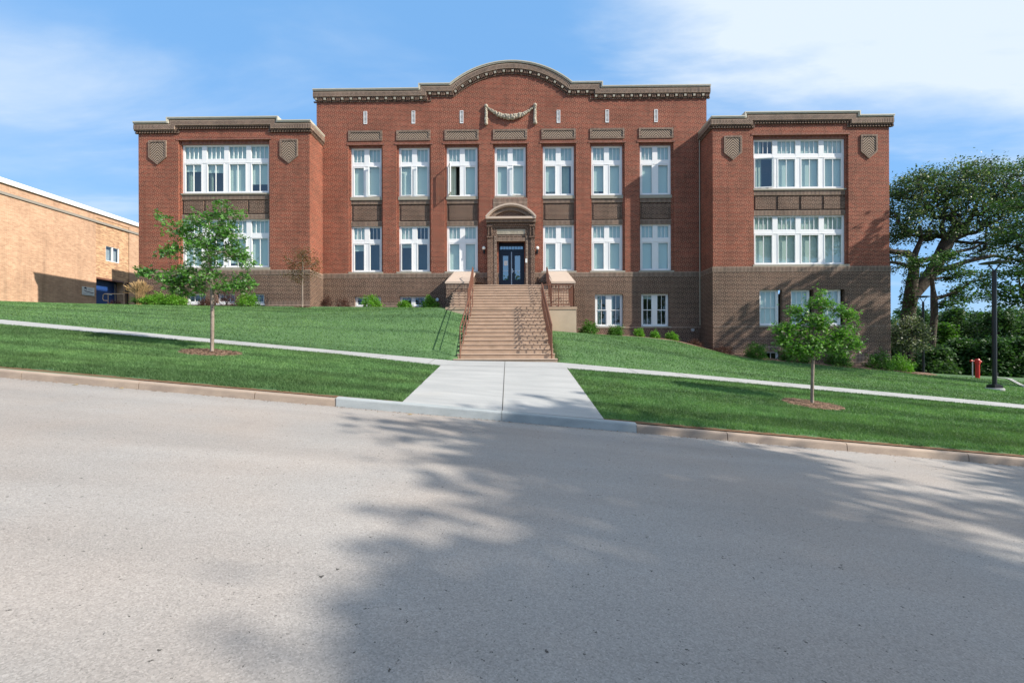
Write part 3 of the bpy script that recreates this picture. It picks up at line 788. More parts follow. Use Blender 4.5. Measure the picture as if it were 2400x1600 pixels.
# base wall of main block with basement windows
zG = -1.2
bL = [(xl(831,705),xl(893,705)),(xl(936,705),xl(999,705))]
bz = (zl(870,718.5), zl(870,694)); bR = [(xl(1394.5,725),xl(1460,725)),(xl(1502.5,725),xl(1567.5,725))]; bz2 = (zl(1480,765), zl(1480,688.5))
holes = [(a,b,bz[0],bz[1]) for a,b in bL]+[(a,b,bz2[0],bz2[1]) for a,b in bR]+[(door[0],door[1],door[2],zBelt2+.5)]
mb = MB(); wall(mb, XL, XR, zG-1, zBelt2+.0, -.03, [h for h in holes], .22)
part(mb, 'base_wall', 'dark', label='brown brick base of the middle block')
m_ = MB(); m_.box(XL, bL[0][0]-.0, -.045, 0, zl(800,720)-.35, zl(800,709), v0=zl(800,709)-.2); part(m_, 'plinth', 'dark_s'); m_ = MB(); m_.box(bL[0][1], bL[1][0], -.045, 0, zl(800,720)-.35, zl(800,709), v0=zl(800,709)-.2); part(m_, 'plinth', 'dark_s'); m_ = MB()
m_.box(xl(1352,770), XR, -.045, -.02, zl(1500,769)-.03, zl(1500,766)); part(m_, 'plinth', 'dark_s')
for a, b in bL: window(a, b, bz[0], bz[1], .14, 2, [0,0], kind='plain', nbot=2, border=.1, mull=.16)
for k, (a, b) in enumerate(bR): window(a+.02, b, bz2[0], bz2[1], .12, 2, [(0,.5),(0,.3)] if k == 0 else [.12,0], kind='hung', nbot=2, border=.09, mull=.24)
for a, b in bR: m_ = MB(); m_.box(a-.02, b+.12, -.05, .16, bz2[0]-.07, bz2[0]); part(m_, 'sill', 'copedark')
for a, b in bL: m_ = MB(); m_.box(a-.05, b+.05, -.05, .16, bz[0]-.06, bz[0]); part(m_, 'sill', 'copedark')
# round vent caps
for px, py in ((1025,702),(1623,773)):
    x, z = loc(px, py, -.05); m_ = MB(); m_.tube([(x,-.12,z),(x,-.02,z)], .085, 14); part(m_, 'vent_cap', 'alum')

# ---- wings
def wing(side):
    y = YW; L = side < 0
    if L:
        x0, x1 = xl(324.9,500,y), xl(725.7,500,y)
        P0, P1 = (312,283), (727.4,281.5); sA, sB = 388.7, 651; zu = (zl(389,272.9,y-.2)+zl(651,273,y-.2))/2; zd = (zl(312,283,y-.2)+zl(727,281.5,y-.2))/2
        rx = (xl(418,400,y), xl(631.7,400,y)); rz1 = zl(520,327.7,y); fz = (zl(525,454.3,y+.2), zl(525,339.5,y+.2)); f2 = (zl(525,628.5,y+.2), zl(525,514.3,y+.2)); bt, bb = zl(525,633,y), zl(525,644.5,y)
        sh = [(349.4,391),(657,698.7)]; shz = (zl(520,385,y), zl(520,328.7,y))
        bw = [(436,482,687,711),(509,552,687,711),(574,620,688,712)]
    else:
        x0, x1 = xl(1670.8,500,y), xl(2084.3,500,y)
        P0, P1 = (1667,271.5), (2096,266.8); sA, sB = 1746, 2017.5; zu = (zl(1746,261,y-.2)+zl(2017,259,y-.2))/2; zd = (zl(1667,271.5,y-.2)+zl(2096,266.8,y-.2))/2
        rx = (xl(1765,400,y), xl(1989,400,y)); rz1 = zl(1877,316,y); fz = (zl(1872,443.6,y+.2), zl(1872,326.5,y+.2)); f2 = (zl(1872,621.4,y+.2), zl(1872,504.8,y+.2)); bt, bb = zl(1872,624.2,y), zl(1872,636,y)
        sh = [(1696.5,1738),(2016.7,2055)]; shz = (zl(1877,374,y), zl(1877,318,y))
        bw = [(1779.4,1832.6,679,763),(1852.8,1906,679,763),(1927,1979,678,762)]
    PB = 16
    yo_ = y-.2; P = [(x0-.14,zd),(xl(sA,270,yo_),zd),(xl(sA,270,yo_),zu),(xl(sB,270,yo_),zu),(xl(sB,270,yo_),zd),(x1+.14,zd)]
    cornice(P, y, False)
    # red wall
    mb = MB(); ztop = zd-.1
    wall(mb, x0, x1, bt, ztop, y, [(rx[0],rx[1],bt,rz1,.20)], .2)
    a_, b_ = P[1][0]+.1, P[3][0]-.1; mb.face([(a_,y,ztop),(b_,y,ztop),(b_,y,zu-.1),(a_,y,zu-.1)])
    mb.face([(x1,y,bt),(x1,PB,bt),(x1,PB,ztop),(x1,y,ztop)]); mb.face([(x0,PB,bt),(x0,y,bt),(x0,y,ztop),(x0,PB,ztop)]); mb.face([(x1,PB,0),(x0,PB,0),(x0,PB,ztop),(x1,PB,ztop)])
    mb.face([(x1,y+.35,ztop-.6),(x0,y+.35,ztop-.6),(x0,y+.35,ztop),(x1,y+.35,ztop)])
    part(mb, 'brick_wall', 'red', label='red brick wall of the %s wing' % ('left' if L else 'right'))
    mb = MB(); mb.face([(x0,y+.3,zd-.55),(x1,y+.3,zd-.55),(x1,PB,zd-.55),(x0,PB,zd-.55)]); part(mb, 'roof', 'roofm')
    # inner + outer side cornice returns
    c = MB(); s_ = MB(); d_ = MB()
    for sx, yb in ((x1 if L else x0, -.0), (x0 if L else x1, PB)):
        o_ = 1 if (sx == x1) else -1
        xo = lambda e: (min(sx, sx+o_*e)-(.3 if o_ > 0 else 0), max(sx, sx+o_*e)+(.3 if o_ < 0 else 0))
        a, b = xo(.14); c.box(a, b, y+.361, yb-.002, zd-.05, zd); a, b = xo(.12); c.box(a, b, y+.301, yb-.002, zd-.105, zd-.052)
        a, b = xo(.10); s_.box(a, b, y+.201, yb-.003, zd-.16, zd-.108); a, b = xo(.13); s_.box(a, b, y+.222, yb-.003, zd-.40, zd-.16, v0=zd-.40)
        a, b = xo(.09); d_.box(a, b, y+.101, yb-.004, zd-.46, zd-.40)
        n = int((yb-y)/.14)
        if yb < 1:
            for k in range(n): a, b = xo(.07); d_.box(a, b, y+.1+k*.14, y+.17+k*.14, zd-.56, zd-.46)
    part(c, 'coping', 'coping'); part(s_, 'cornice', 'dark_s'); part(d_, 'corbel', 'dark')
    # jambs, lintel
    W0, W1 = rx[0]+.08, rx[1]-.08
    m_ = MB(); m_.box(rx[0]+.001, W0, y+.1, y+.26, bt, rz1-.002); m_.box(W1, rx[1]-.001, y+.1, y+.26, bt, rz1-.002); part(m_, 'window_jamb', 'red')
    m_ = MB(); m_.box(W0+.001, W1-.001, y+.12, y+.26, fz[1], rz1-.003, v0=fz[1]); m_.box(rx[0]-.1, rx[1]+.1, y-.025, y+.05, rz1+.002, rz1+.075, v0=rz1); part(m_, 'lintel', 'red_s')
    # spandrel
    z1_, z0_ = fz[0]-.07, f2[1]
    m_ = MB(); m_.box(W0+.001, W1-.001, y+.13, y+.28, z1_-.24, z1_, v0=z1_-.24); m_.box(W0+.001, W1-.001, y+.13, y+.28, z0_, z0_+.225, v0=z0_); part(m_, 'spandrel_border', 'dark_s')
    m_ = MB(); m_.box(W0+.001, W1-.001, y+.19, y+.27, z0_+.226, z1_-.241); 
    uw = (W1-W0)/4
    for k in range(4): m_.box(W0+uw*k+.1, W0+uw*(k+1)-.02, y+.14, y+.2, z0_+.31, z1_-.32)
    part(m_, 'spandrel', 'dark')
    m_ = MB(); m_.box(W0-.02, W1+.02, y+.08, y+.3, z1_+.002, fz[0]); part(m_, 'sill', 'copedark'); m_ = MB(); m_.box(rx[0]-.02, rx[1]+.02, y-.03, y+.3, bt-.03, f2[0]); part(m_, 'sill', 'copedark')
    if L:
        bl1 = [(.30+.29,0),(.56,0),(.93,0),(.75,0)]; bl2 = [.97,.97,.9,.98]; bl1 = [(.52,.3),(.55,.2),(.95,0),(.8,0)]; s1 = {}
    else:
        bl1 = [(0.0,.5),.99,.99,.99]; bl2 = [(.97,0),.99,.99,.99]; s1 = {0:(7,'l')}
    window(W0, W1, fz[0], fz[1], y+.22, 4, bl1, ntop=4, nbot=2, border=.10, mull=.26, sash=s1)
    window(W0, W1, f2[0], f2[1], y+.22, 4, bl2, ntop=4, nbot=2, border=.10, mull=.26)
    # shields
    for a, b in sh:
        xa, xb = xl(a,350,y), xl(b,350,y); xm = (xa+xb)/2; za, zb = shz; h = zb-za; zk = za+h*.30
        def shp(k): return [(xa+k,zk+k*.35),(xm,za+k*1.2),(xb-k,zk+k*.35),(xb-k,zb-k),(xa+k,zb-k)]
        o1, i1 = shp(0), shp(.09); m_ = MB()
        for q in range(5):
            p, p2, r_, r3 = o1[q], o1[(q+1)%5], i1[(q+1)%5], i1[q]; LL = sqrt((p[0]-p2[0])**2+(p[1]-p2[1])**2)
            m_.face([(p[0],y-.06,p[1]),(p2[0],y-.06,p2[1]),(r_[0],y-.06,r_[1]),(r3[0],y-.06,r3[1])], [(0,0),(LL,0),(LL-.09,.09),(.09,.09)])
            m_.face([(p[0],y+.0,p[1]),(p2[0],y+.0,p2[1]),(p2[0],y-.06,p2[1]),(p[0],y-.06,p[1])])
            m_.face([(r3[0],y-.06,r3[1]),(r_[0],y-.06,r_[1]),(r_[0],y-.035,r_[1]),(r3[0],y-.035,r3[1])])
        s2 = part(m_, 'shield', 'dark_s'); m_ = MB(); m_.face([(p[0],y-.035,p[1]) for p in i1], [(p[0]-xm, p[1]) for p in i1]); part(m_, 'woven_brick', 'weave', s2)
    # belt + base
    m_ = MB(); m_.box(x0-.04, x1+.04, y-.05, y+.3, bb, bt-.001, v0=bb)
    m_.box(x1-.3 if L else x0-.04, x1+.04 if L else x0+.3, y+.3, 0, bb, bt-.001, v0=bb); part(m_, 'belt_course', 'dark_s')
    mb = MB(); hs_ = [(xl(a,700,y),xl(b,700,y),zl((a+b)/2,d,y),zl((a+b)/2,c_,y)) for a,b,c_,d in bw]
    extra = []
    if not L:
        extra = [(xl(1792,835,y),xl(1826,835,y),zl(1809,842,y),zl(1809,823,y))]
    wall(mb, x0-.03, x1+.03, -3.5, bb, y-.035, hs_+extra, .22)
    mb.face([(x1+.03,y-.035,-3.5),(x1+.03,PB,-3.5),(x1+.03,PB,bb),(x1+.03,y-.035,bb)]); mb.face([(x0-.03,PB,-3.5),(x0-.03,y-.035,-3.5),(x0-.03,y-.035,bb),(x0-.03,PB,bb)])
    part(mb, 'base_wall', 'dark', label='brown brick base of the %s wing' % ('left' if L else 'right'))
    m_ = MB()
    for k, h in enumerate(hs_):
        if L: window(h[0], h[1], h[2], h[3], y+.12, 1, [0], kind='plain', nbot=3, border=.09)
        else: window(h[0], h[1]-.12, h[2], h[3], y+.12, 1, [1.], kind='hung', nbot=3, border=.09)
        m_ = MB(); m_.box(h[0]-.02, h[1]+.04, y-.06, y+.16, h[2]-.07, h[2]); part(m_, 'sill', 'copedark' if not L else 'white')
    for h in extra: window(h[0], h[1], h[2]-.2, h[3], y+.1, 1, [0], kind='plain', nbot=2, border=.07); m_ = MB(); m_.box(h[0]-.3, h[1]+.1, y-.044, y-.03, h[3]+.02, h[3]+.3, v0=h[3]); part(m_, 'lintel', 'dark_s')
    m_ = MB()
    if L: m_.box(xl(622,712,y), x1+.03, y-.05, y, zl(700,722,y)-.4, zl(700,705.5,y), v0=zl(700,705.5,y)-.2)
    else:
        m_.box(xl(1990,835,y), x1+.035, y-.05, y, zl(2045,842,y)-.3, zl(2045,828,y), v0=zl(2045,828,y)-.2)
        m_.box(x0, x1, y-.045, y, zl(1877,767,y), zl(1877,763.5,y))
    part(m_, 'plinth', 'dark_s')
    return x0, x1
wing(-1); WR = wing(1)
# downpipe in the right corner and unseen rear block added to shade the tan wall
m_ = MB(); a = xl(1641.5,500,0); m_.tube([(a-.06,-.06,1.2),(a-.06,-.06,zl(1641,320))], .028, 8); part(m_, 'conduit', 'copedark')
m_ = MB(); m_.box(xl(324.9,500,YW)+.05, -13, 3.5, 12, 9, 13.0); part(m_, 'rear_block', 'red')

# ---- portal
y0 = -.28
def bx(name, mat, l, parent=None, label=None):
    m_ = MB()
    for q in l: m_.box(*q)
    return part(m_, name, mat, parent, label)
pz = lambda py: zl(1197, py, y0); pxx = lambda px: xl(px, 600, y0)
PL, PRt = pxx(1142.5), pxx(1253.5); IL, IR = pxx(1164.5), pxx(1231.5)
zfl = 3.08
portal = bx('portal_surround', 'dark', [(PL,IL,y0,0.02,zfl,pz(553)),(IR,PRt,y0,0.02,zfl,pz(553)),(PL+.0,PL+.22,y0-.06,y0,zfl,pz(553)),(PRt-.22,PRt,y0-.06,y0,zfl,pz(553)),
    (IL,IR,y0+.06,.02,pz(565),pz(553)),(PL-.03,PRt+.03,y0-.04,.02,pz(535),pz(517)),(PL,IL,y0-.02,.02,pz(553),pz(535)),(IR,PRt,y0-.02,.02,pz(553),pz(535)),(IL,IR,y0+.10,.02,pz(553),pz(535)),
    (PL-.02,PL+.30,y0-.12,y0-.04,pz(532),pz(528)),(PRt-.30,PRt+.02,y0-.12,y0-.04,pz(532),pz(528)),(PL-.02,PL+.30,y0-.1,y0-.04,pz(558),pz(553.5)),(PRt-.30,PRt+.02,y0-.1,y0-.04,pz(558),pz(553.5)),
    (PL+.04,PL+.10,y0-.1,y0-.02,pz(553),pz(532)),(PL+.2,PL+.26,y0-.1,y0-.02,pz(553),pz(532)),(PRt-.1,PRt-.04,y0-.1,y0-.02,pz(553),pz(532)),(PRt-.26,PRt-.2,y0-.1,y0-.02,pz(553),pz(532))],
    label='brown brick surround of the entrance doors')
bx('portal_lintel', 'dark_s', [(IL,IR,y0-.015,y0+.06,pz(565),pz(557),pz(565)),(IL,IR,y0+.05,y0+.1,pz(553),pz(548.5),pz(553)),(IL,IR,y0+.05,y0+.1,pz(536.5),pz(531),pz(536.5)),
    (PL-.06,PRt+.06,y0-.20,.02,pz(522),pz(516),pz(522)),(IL-.12,IL-.02,y0-.03,y0-.0,zfl,pz(553)),(IR+.02,IR+.12,y0-.03,y0-.0,zfl,pz(553))], portal)
d_ = MB()
n = 19
for k in range(n):
    x = PL+.30+(PRt-PL-.60)*k/(n-1); d_.box(x-.022, x+.022, y0-.14, y0-.04, pz(529.5), pz(525.5))
part(d_, 'dentil', 'dark', portal)
tb = MB(); tx0, tx1, tz0, tz1 = pxx(1157.5), pxx(1236.5), pz(548.3), pz(537); tb.box(tx0, tx1, y0+.02, y0+.1, tz0, tz1); tab = part(tb, 'name_tablet', 'stone', portal, 'cream stone tablet with worn raised lettering')
# worn, unreadable relief letters
lt = MB(); r3 = random.Random(4); x = tx0+.12; h = (tz1-tz0)
while x < tx1-.2:
    w = .085; st = r3.choice([0,1,2,3]); zA, zB = tz0+h*.28, tz0+h*.78; yy0, yy1 = y0+.008, y0+.021
    lt.box(x, x+.018, yy0, yy1, zA, zB)
    if st in (0,2): lt.box(x+w-.018, x+w, yy0, yy1, zA, zB)
    if st in (0,): lt.box(x+.018, x+w-.018, yy0, yy1, (zA+zB)/2-.012, (zA+zB)/2+.012)
    if st in (1,2): lt.box(x+.018, x+w-.018, yy0, yy1, zB-.02, zB)
    if st in (1,2,3): lt.box(x+.018, x+w-.018, yy0, yy1, zA, zA+.02)
    x += w+.035
    if abs(x-(tx0+(tx1-tx0)*.48)) < .06: x += .09
# (kept very shallow)
part(lt, 'relief_lettering', 'stone', portal)
# segmental pediment
zb_, za_ = pz(510.5), pz(480.5); xm = (pxx(1138.5)+pxx(1257))/2; hw = (pxx(1257)-pxx(1138.5))/2; rise = za_-zb_; Rr = (hw*hw+rise*rise)/(2*rise); th = math.asin(hw/Rr)
AP = [(xm+Rr*sin(-th+2*th*i/24), zb_-(Rr-rise)+Rr*cos(-th+2*th*i/24)) for i in range(25)]
m_ = MB(); sweep(m_, AP, 0, .085, y0-.34, .02); sweep(m_, AP, .087, .135, y0-.28, .02)
m_.box(xm-hw+.02, xm+hw-.02, y0-.30, .02, pz(515.5), pz(510.6)); part(m_, 'pediment', 'cap', portal, 'cream arched hood moulding')
m_ = MB(); sweep(m_, [AP[i] for i in range(2,23)], .14, .33, y0-.16, -.05); part(m_, 'pediment_arch', 'dark_s', portal)
m_ = MB(); tp = offs(AP[3:22], .2); m_.prism([(tp[0][0],pz(510.6))]+[(tp[-1][0],pz(510.6))]+tp[::-1], y0-.02, .02); part(m_, 'tympanum', 'dark', portal)
# doors
dy = .30; dx0, dx1 = door[0], door[1]; dzt = door[3]
zd2 = zl(1197,591,dy); z8a, z8b = zl(1197,584.5,dy), zl(1197,577,dy)
df = MB()
df.box(dx0, dx0+.07, dy-.03, dy+.1, zfl, dzt); df.box(dx1-.07, dx1, dy-.03, dy+.1, zfl, dzt); df.box(dx0+.07, dx1-.07, dy-.0, dy+.1, zd2, z8a); df.box(dx0+.07, dx1-.07, dy, dy+.1, z8b, dzt)
n = 8; w8 = (dx1-dx0-.14)/n
for k in range(n+1): x = dx0+.07+w8*k; df.box(x-.012, x+.012, dy+.001, dy+.1, z8a, z8b)
dfo = part(df, 'door_frame', 'navy'); m_ = MB(); m_.face([(dx0+.07,dy+.05,z8a),(dx1-.07,dy+.05,z8a),(dx1-.07,dy+.05,z8b),(dx0+.07,dy+.05,z8b)]); part(m_, 'transom_light', 'glass2', dfo)
m_ = MB(); m_.box(dx0, dx1, dy+.28, dy+.3, zfl, dzt); part(m_, 'lobby_wall', 'shade', dfo)
xm = (dx0+dx1)/2
m_ = MB(); m_.box(xm-.022, xm-.004, dy-.06, dy+.02, zfl, zd2); m_.box(xm+.004, xm+.022, dy-.06, dy+.02, zfl, zd2); part(m_, 'door_astragal', 'alum', dfo)
for k, (a, b) in enumerate(((dx0+.075, xm-.024),(xm+.024, dx1-.075))):
    m_ = MB(); wi = b-a; gx0_, gx1_ = a+wi*.26, b-wi*.26; gza, gzb = zl(1197,656,dy), zl(1197,599.5,dy)
    m_.box(a, gx0_, dy-.02, dy+.03, zfl, zd2-.01); m_.box(gx1_, b, dy-.02, dy+.03, zfl, zd2-.01); m_.box(gx0_, gx1_, dy-.02, dy+.03, zfl, gza); m_.box(gx0_, gx1_, dy-.02, dy+.03, gzb, zd2-.01)
    dr = part(m_, 'door', 'navy'); m_ = MB(); m_.face([(gx0_,dy,gza),(gx1_,dy,gza),(gx1_,dy,gzb),(gx0_,dy,gzb)]); part(m_, 'glass', 'glass2', dr)
    m_ = MB(); zz = zl(1197,634.5,dy); m_.box(gx0_, gx1_, dy-.005, dy+.02, zz-.025, zz+.025); part(m_, 'push_bar', 'alum', dr)
    if k == 0:
        m_ = MB(); m_.box(gx0_+.05, gx1_-.03, dy-.008, dy-.002, zl(1197,622,dy), zl(1197,611,dy)); part(m_, 'notice', 'paper', dr, 'white paper notice taped in the left door')
    else:
        m_ = MB(); m_.box(a+.005, a+.05, dy-.06, dy-.02, zl(1197,640,dy), zl(1197,630,dy)); m_.box(a+.02, a+.13, dy-.09, dy-.06, zl(1197,637,dy), zl(1197,635.5,dy)); part(m_, 'handle', 'alum', dr)
m_ = MB(); a, b = loc(1233.5, 611, y0); m_.box(a-.05, a+.05, y0-.1, y0-.06, b-.12, b+.1); part(m_, 'intercom', 'paper')
# globe lamps
for px in (1134, 1259.3):
    x, z = loc(px, 581.5, -.16); m_ = MB(); m_.box(x-.05, x+.05, -.03, 0, z-.27, z-.1); m_.tube([(x,-.02,z-.2),(x,-.12,z-.22),(x,-.16,z-.17),(x,-.16,z-.09)], .022, 8); m_.tube([(x,-.16,z-.12),(x,-.16,z-.08)], .05, 10)
    l_ = part(m_, 'wall_lamp', 'darkmetal'); m_ = MB(); m_.sphere((x,-.16,z), .098, 18); part(m_, 'globe', 'globe', l_, smooth=True)
# framed brick panels either side of the entrance
for a, b in ((1109,1134),(1262,1290)):
    m_ = MB(); m_.box(xl(a,650), xl(b,650), -.08, -.03, zl(1200,663), zl(1200,650)); part(m_, 'low_panel', 'dark')

# ------------------------------------------------------------------ entrance stairs
ST = empty('entrance_stairs', (0,14.4,-.5))
tag(ST, 'wide tan concrete front stairs with brown railings and brick side blocks', 'stairs')
def spart(mb, name, mat, parent=None, label=None, smooth=False):
    o = mb.build(name, M[mat], parent or ST, smooth)
    if parent is None: o.location = (0,-14.4,.5)
    if label: o['label'] = label
    return o
zb0 = -.50; zm = wp(1200,719.5,19.2)[1]; zu = wp(1200,667.3,22.4)[1]
N1 = 14; rise = (zm-zb0)/N1; run = (19.2-14.25)/(N1-1)
fl = MB(); ns = MB()
for k in range(N1):
    a, b = (-1.83,1.42) if k == 0 else (-1.74-.02*(k % 2), 1.36+.015*(k % 2))
    yk = 14.25+run*k; zt_ = zb0+rise*(k+1)
    fl.box(a, b, yk, 19.3, zt_-rise-(0.6 if k == 0 else 0), zt_-.03); ns.box(a-.008, b+.008, yk-.022, yk+run+.03, zt_-.03, zt_)
spart(fl, 'lower_flight', 'stair'); spart(ns, 'lower_nosings', 'nosing')
m_ = MB(); m_.box(-2.78, 2.72, 19.2, 20.35, -.2, zm-.10); spart(m_, 'landing_wall', 'tanwall'); m_ = MB(); m_.box(-2.80, 2.75, 19.175, 20.3, zm-.10, zm+.001); spart(m_, 'landing', 'stair')
N2 = 9; rise2 = (zu-zm)/N2; run2 = (22.4-20.3)/(N2-1)
fl = MB(); ns = MB()
for k in range(N2):
    yk = 20.3+run2*k; zt_ = zm+rise2*(k+1); e = 24.6 if k == N2-1 else yk+run2+.03
    fl.box(-2.80, 2.72, yk, 24.6, zt_-rise2-(.3 if k == 0 else 0), zt_-.03); ns.box(-2.81, 2.73, yk-.022, e, zt_-.03, zt_)
spart(fl, 'upper_flight', 'stair'); spart(ns, 'upper_nosings', 'nosing')
# brick side blocks with sloping caps
zcf, zcb = wp(1200,658.5,21.8)[1], wp(1200,635.5,24.6)[1]
for a, b in ((-3.15,-2.02),(1.93,3.00)):
    m_ = MB(); yA, yB = 21.8, 24.70
    P4 = [(yA,zm+.5),(yB,zm+.5),(yB,zcb-.1),(yA,zcf-.12)]
    m_.face([(a,yA,zm-.8),(b,yA,zm-.8),(b,yA,zcf-.12),(a,yA,zcf-.12)])
    m_.face([(b,yA,zm-.8),(b,yB,zm-.8),(b,yB,zcb-.1),(b,yA,zcf-.12)]); m_.face([(a,yB,zm-.8),(a,yA,zm-.8),(a,yA,zcf-.12),(a,yB,zcb-.1)])
    if a < 0: m_.box(a, b-.35, yA-.0015, yA+.2, zm-.8, zm+.35)
    pd = spart(m_, 'brick_pedestal', 'dark')
    m_ = MB(); m_.box(a-.004, b+.004, yA-.012, yA+.02, zcf-.34, zcf-.125, v0=zcf-.34); spart(m_, 'pedestal_band', 'dark_s')
    m_ = MB(); o = .045
    q0, q1 = (a-o,yA-o,zcf-.12), (b+o,yB,zcb)
    m_.face([(a-o,yA-o,zcf-.12),(b+o,yA-o,zcf-.12),(b+o,yA-o,zcf-.02),(a-o,yA-o,zcf-.02)])
    m_.face([(a-o,yA-o,zcf-.02),(b+o,yA-o,zcf-.02),(b+o,yA+.12,zcf),(a-o,yA+.12,zcf)])
    m_.face([(a+.02,yA+.12,zcf+.0),(b-.02,yA+.12,zcf+.0),(b-.02,yB,zcb),(a+.02,yB,zcb)])
    m_.face([(a-o,yA+.12,zcf-.0005),(b+o,yA+.12,zcf-.0005),(b+o,yB,zcb-.06),(a-o,yB,zcb-.06)])
    m_.face([(b+o,yA-o,zcf-.12),(b+o,yB,zcb-.16),(b+o,yB,zcb-.06),(b+o,yA+.12,zcf),(b+o,yA-o,zcf-.02)]); m_.face([(a-o,yB,zcb-.16),(a-o,yA-o,zcf-.12),(a-o,yA-o,zcf-.02),(a-o,yA+.12,zcf),(a-o,yB,zcb-.06)])
    spart(m_, 'sloping_cap', 'cap')
# railings
def sz(y):   # stair surface
    if y < 19.2: return zb0+rise*(1+max(0, int((y-14.25)/run)))
    if y < 20.3: return zm
    return zm+rise2*(1+min(N2-1, int((y-20.3)/run2)))
RH = .92
def rail_run(pts, r=.022): m = MB(); m.tube(pts, r, 8); return m
ya, yb = 14.55, 19.25; zA, zB = zb0+rise*1.5, zm
for side, x in (('l',-1.66),('r',1.27)):
    m = MB(); hz = RH
    if side == 'l':
        m.tube([(x,ya,zA+hz),(x,yb,zB+hz)], .022, 8); m.tube([(x+.05,ya+.05,zA+hz*.82),(x+.05,yb,zB+hz*.82)], .015, 8)
        for k in range(6):
            y = ya+(yb-ya)*k/5; zz = zA+(zB-zA)*k/5; m.tube([(x,y,zz-.12),(x,y,zz+hz)], .019, 8)
        m.tube([(x,ya,zA+.10),(x,yb,zB+.10)], .012, 6)
    else:
        m.tube([(x,ya,zA+hz+.08),(x,yb,zB+hz+.08)], .024, 8); m.tube([(x,ya,zA+.06),(x,yb,zB+.06)], .014, 6)
        m.tube([(x-.06,ya+.35,zA+.95),(x-.06,yb,zB+.80)], .016, 8); m.tube([(x-.06,ya+.35,zA+.95),(x,ya+.30,zA+.75)], .014, 6)
        n = 40
        for k in range(n+1):
            y = ya+(yb-ya)*k/n; zz = zA+(zB-zA)*k/n; m.tube([(x,y,zz+(-.12 if k % 10 == 0 else .06)),(x,y,zz+hz+.08)], .022 if k % 10 == 0 else .010, 6)
    spart(m, 'railing', 'brownmetal', label='right railing with close pickets along the lower flight' if side == 'r' else 'left open railing along the lower flight')
# guard around the landing on the right, matching short one on the left
m = MB(); z1_ = zm+.92
def picket_run(m, p, q, n, top, bot=.08):
    m.tube([(p[0],p[1],zm+top),(q[0],q[1],zm+top)], .024, 8); m.tube([(p[0],p[1],zm+bot),(q[0],q[1],zm+bot)], .016, 6)
    for k in range(n+1):
        t = k/n; x, y = p[0]+(q[0]-p[0])*t, p[1]+(q[1]-p[1])*t
        big = k in (0, n) or k == n//2; m.tube([(x,y,zm+(0 if big else bot)),(x,y,zm+top)], .021 if big else .009, 6)
picket_run(m, (1.33,19.27), (2.62,19.27), 12, .94); picket_run(m, (2.62,19.27), (2.62,20.9), 13, .94)
spart(m, 'landing_guard', 'brownmetal', label='brown picket guard on the right side of the landing')
m = MB(); m.tube([(-1.66,19.27,zm),(-1.66,19.27,zm+.95)], .02, 8); spart(m, 'landing_post', 'brownmetal')
for x, lab in ((-1.93,'left railing of the upper flight'),(1.74,'right railing of the upper flight')):
    m = MB(); pA, pB = (20.25,zm), (22.45,zu); h = .88
    top_ = [(x,19.9,pA[1]+h),(x,pA[0],pA[1]+h),(x,pB[0],pB[1]+h),(x,pB[0]+.35,pB[1]+h)]
    m.tube(top_, .022, 8); m.tube([(x,19.9,pA[1]+h-.02),(x,19.9,pA[1])], .022, 8)
    m.tube([(x,pA[0],pA[1]+.14),(x,pB[0],pB[1]+.14)], .013, 6); m.tube([(x,pB[0]+.35,pB[1]),(x,pB[0]+.35,pB[1]+h)], .02, 8)
    for k in range(19):
        t = k/18; m.tube([(x,pA[0]+(pB[0]-pA[0])*t,pA[1]+(pB[1]-pA[1])*t+(.0 if k % 9 == 0 else .14)),(x,pA[0]+(pB[0]-pA[0])*t,pA[1]+(pB[1]-pA[1])*t+h)], .019 if k % 9 == 0 else .009, 6)
    spart(m, 'railing', 'brownmetal', label=lab)

# ------------------------------------------------------------------ tan building on the left
TX = -28.7
T = empty('tan_building', (TX, 32, 1.5)); tag(T, 'long tan brick building with white roof edge and blue door', 'building')
def tp(mb, name, mat, parent=None, label=None):
    o = mb.build(name, M[mat], parent or T)
    if parent is None: o.location = (-TX,-32,-1.5)
    if label: o['label'] = label
    return o
def tY(px): return -TX*F/(1200-px)
def tz(px, py): return wp(px, py, tY(px))[1]
ztop = tz(0,416.3); zcap = tz(0,427); zr1, zr0 = tz(0,447), tz(0,453.5)
YD0, YD1 = tY(226), tY(291); zdt = tz(226,652.5)
YP0, YP1 = tY(224), tY(303)
wy0, wy1 = tY(249.5), tY(281); wz0, wz1 = tz(250,611), tz(250,576)
m = MB()
def yzface(m, ya, yb, za, zb, x=TX): m.face([(x,ya,za),(x,yb,za),(x,yb,zb),(x,ya,zb)][::1], [(ya,za),(yb,za),(yb,zb),(ya,zb)])
zc0 = -1.0
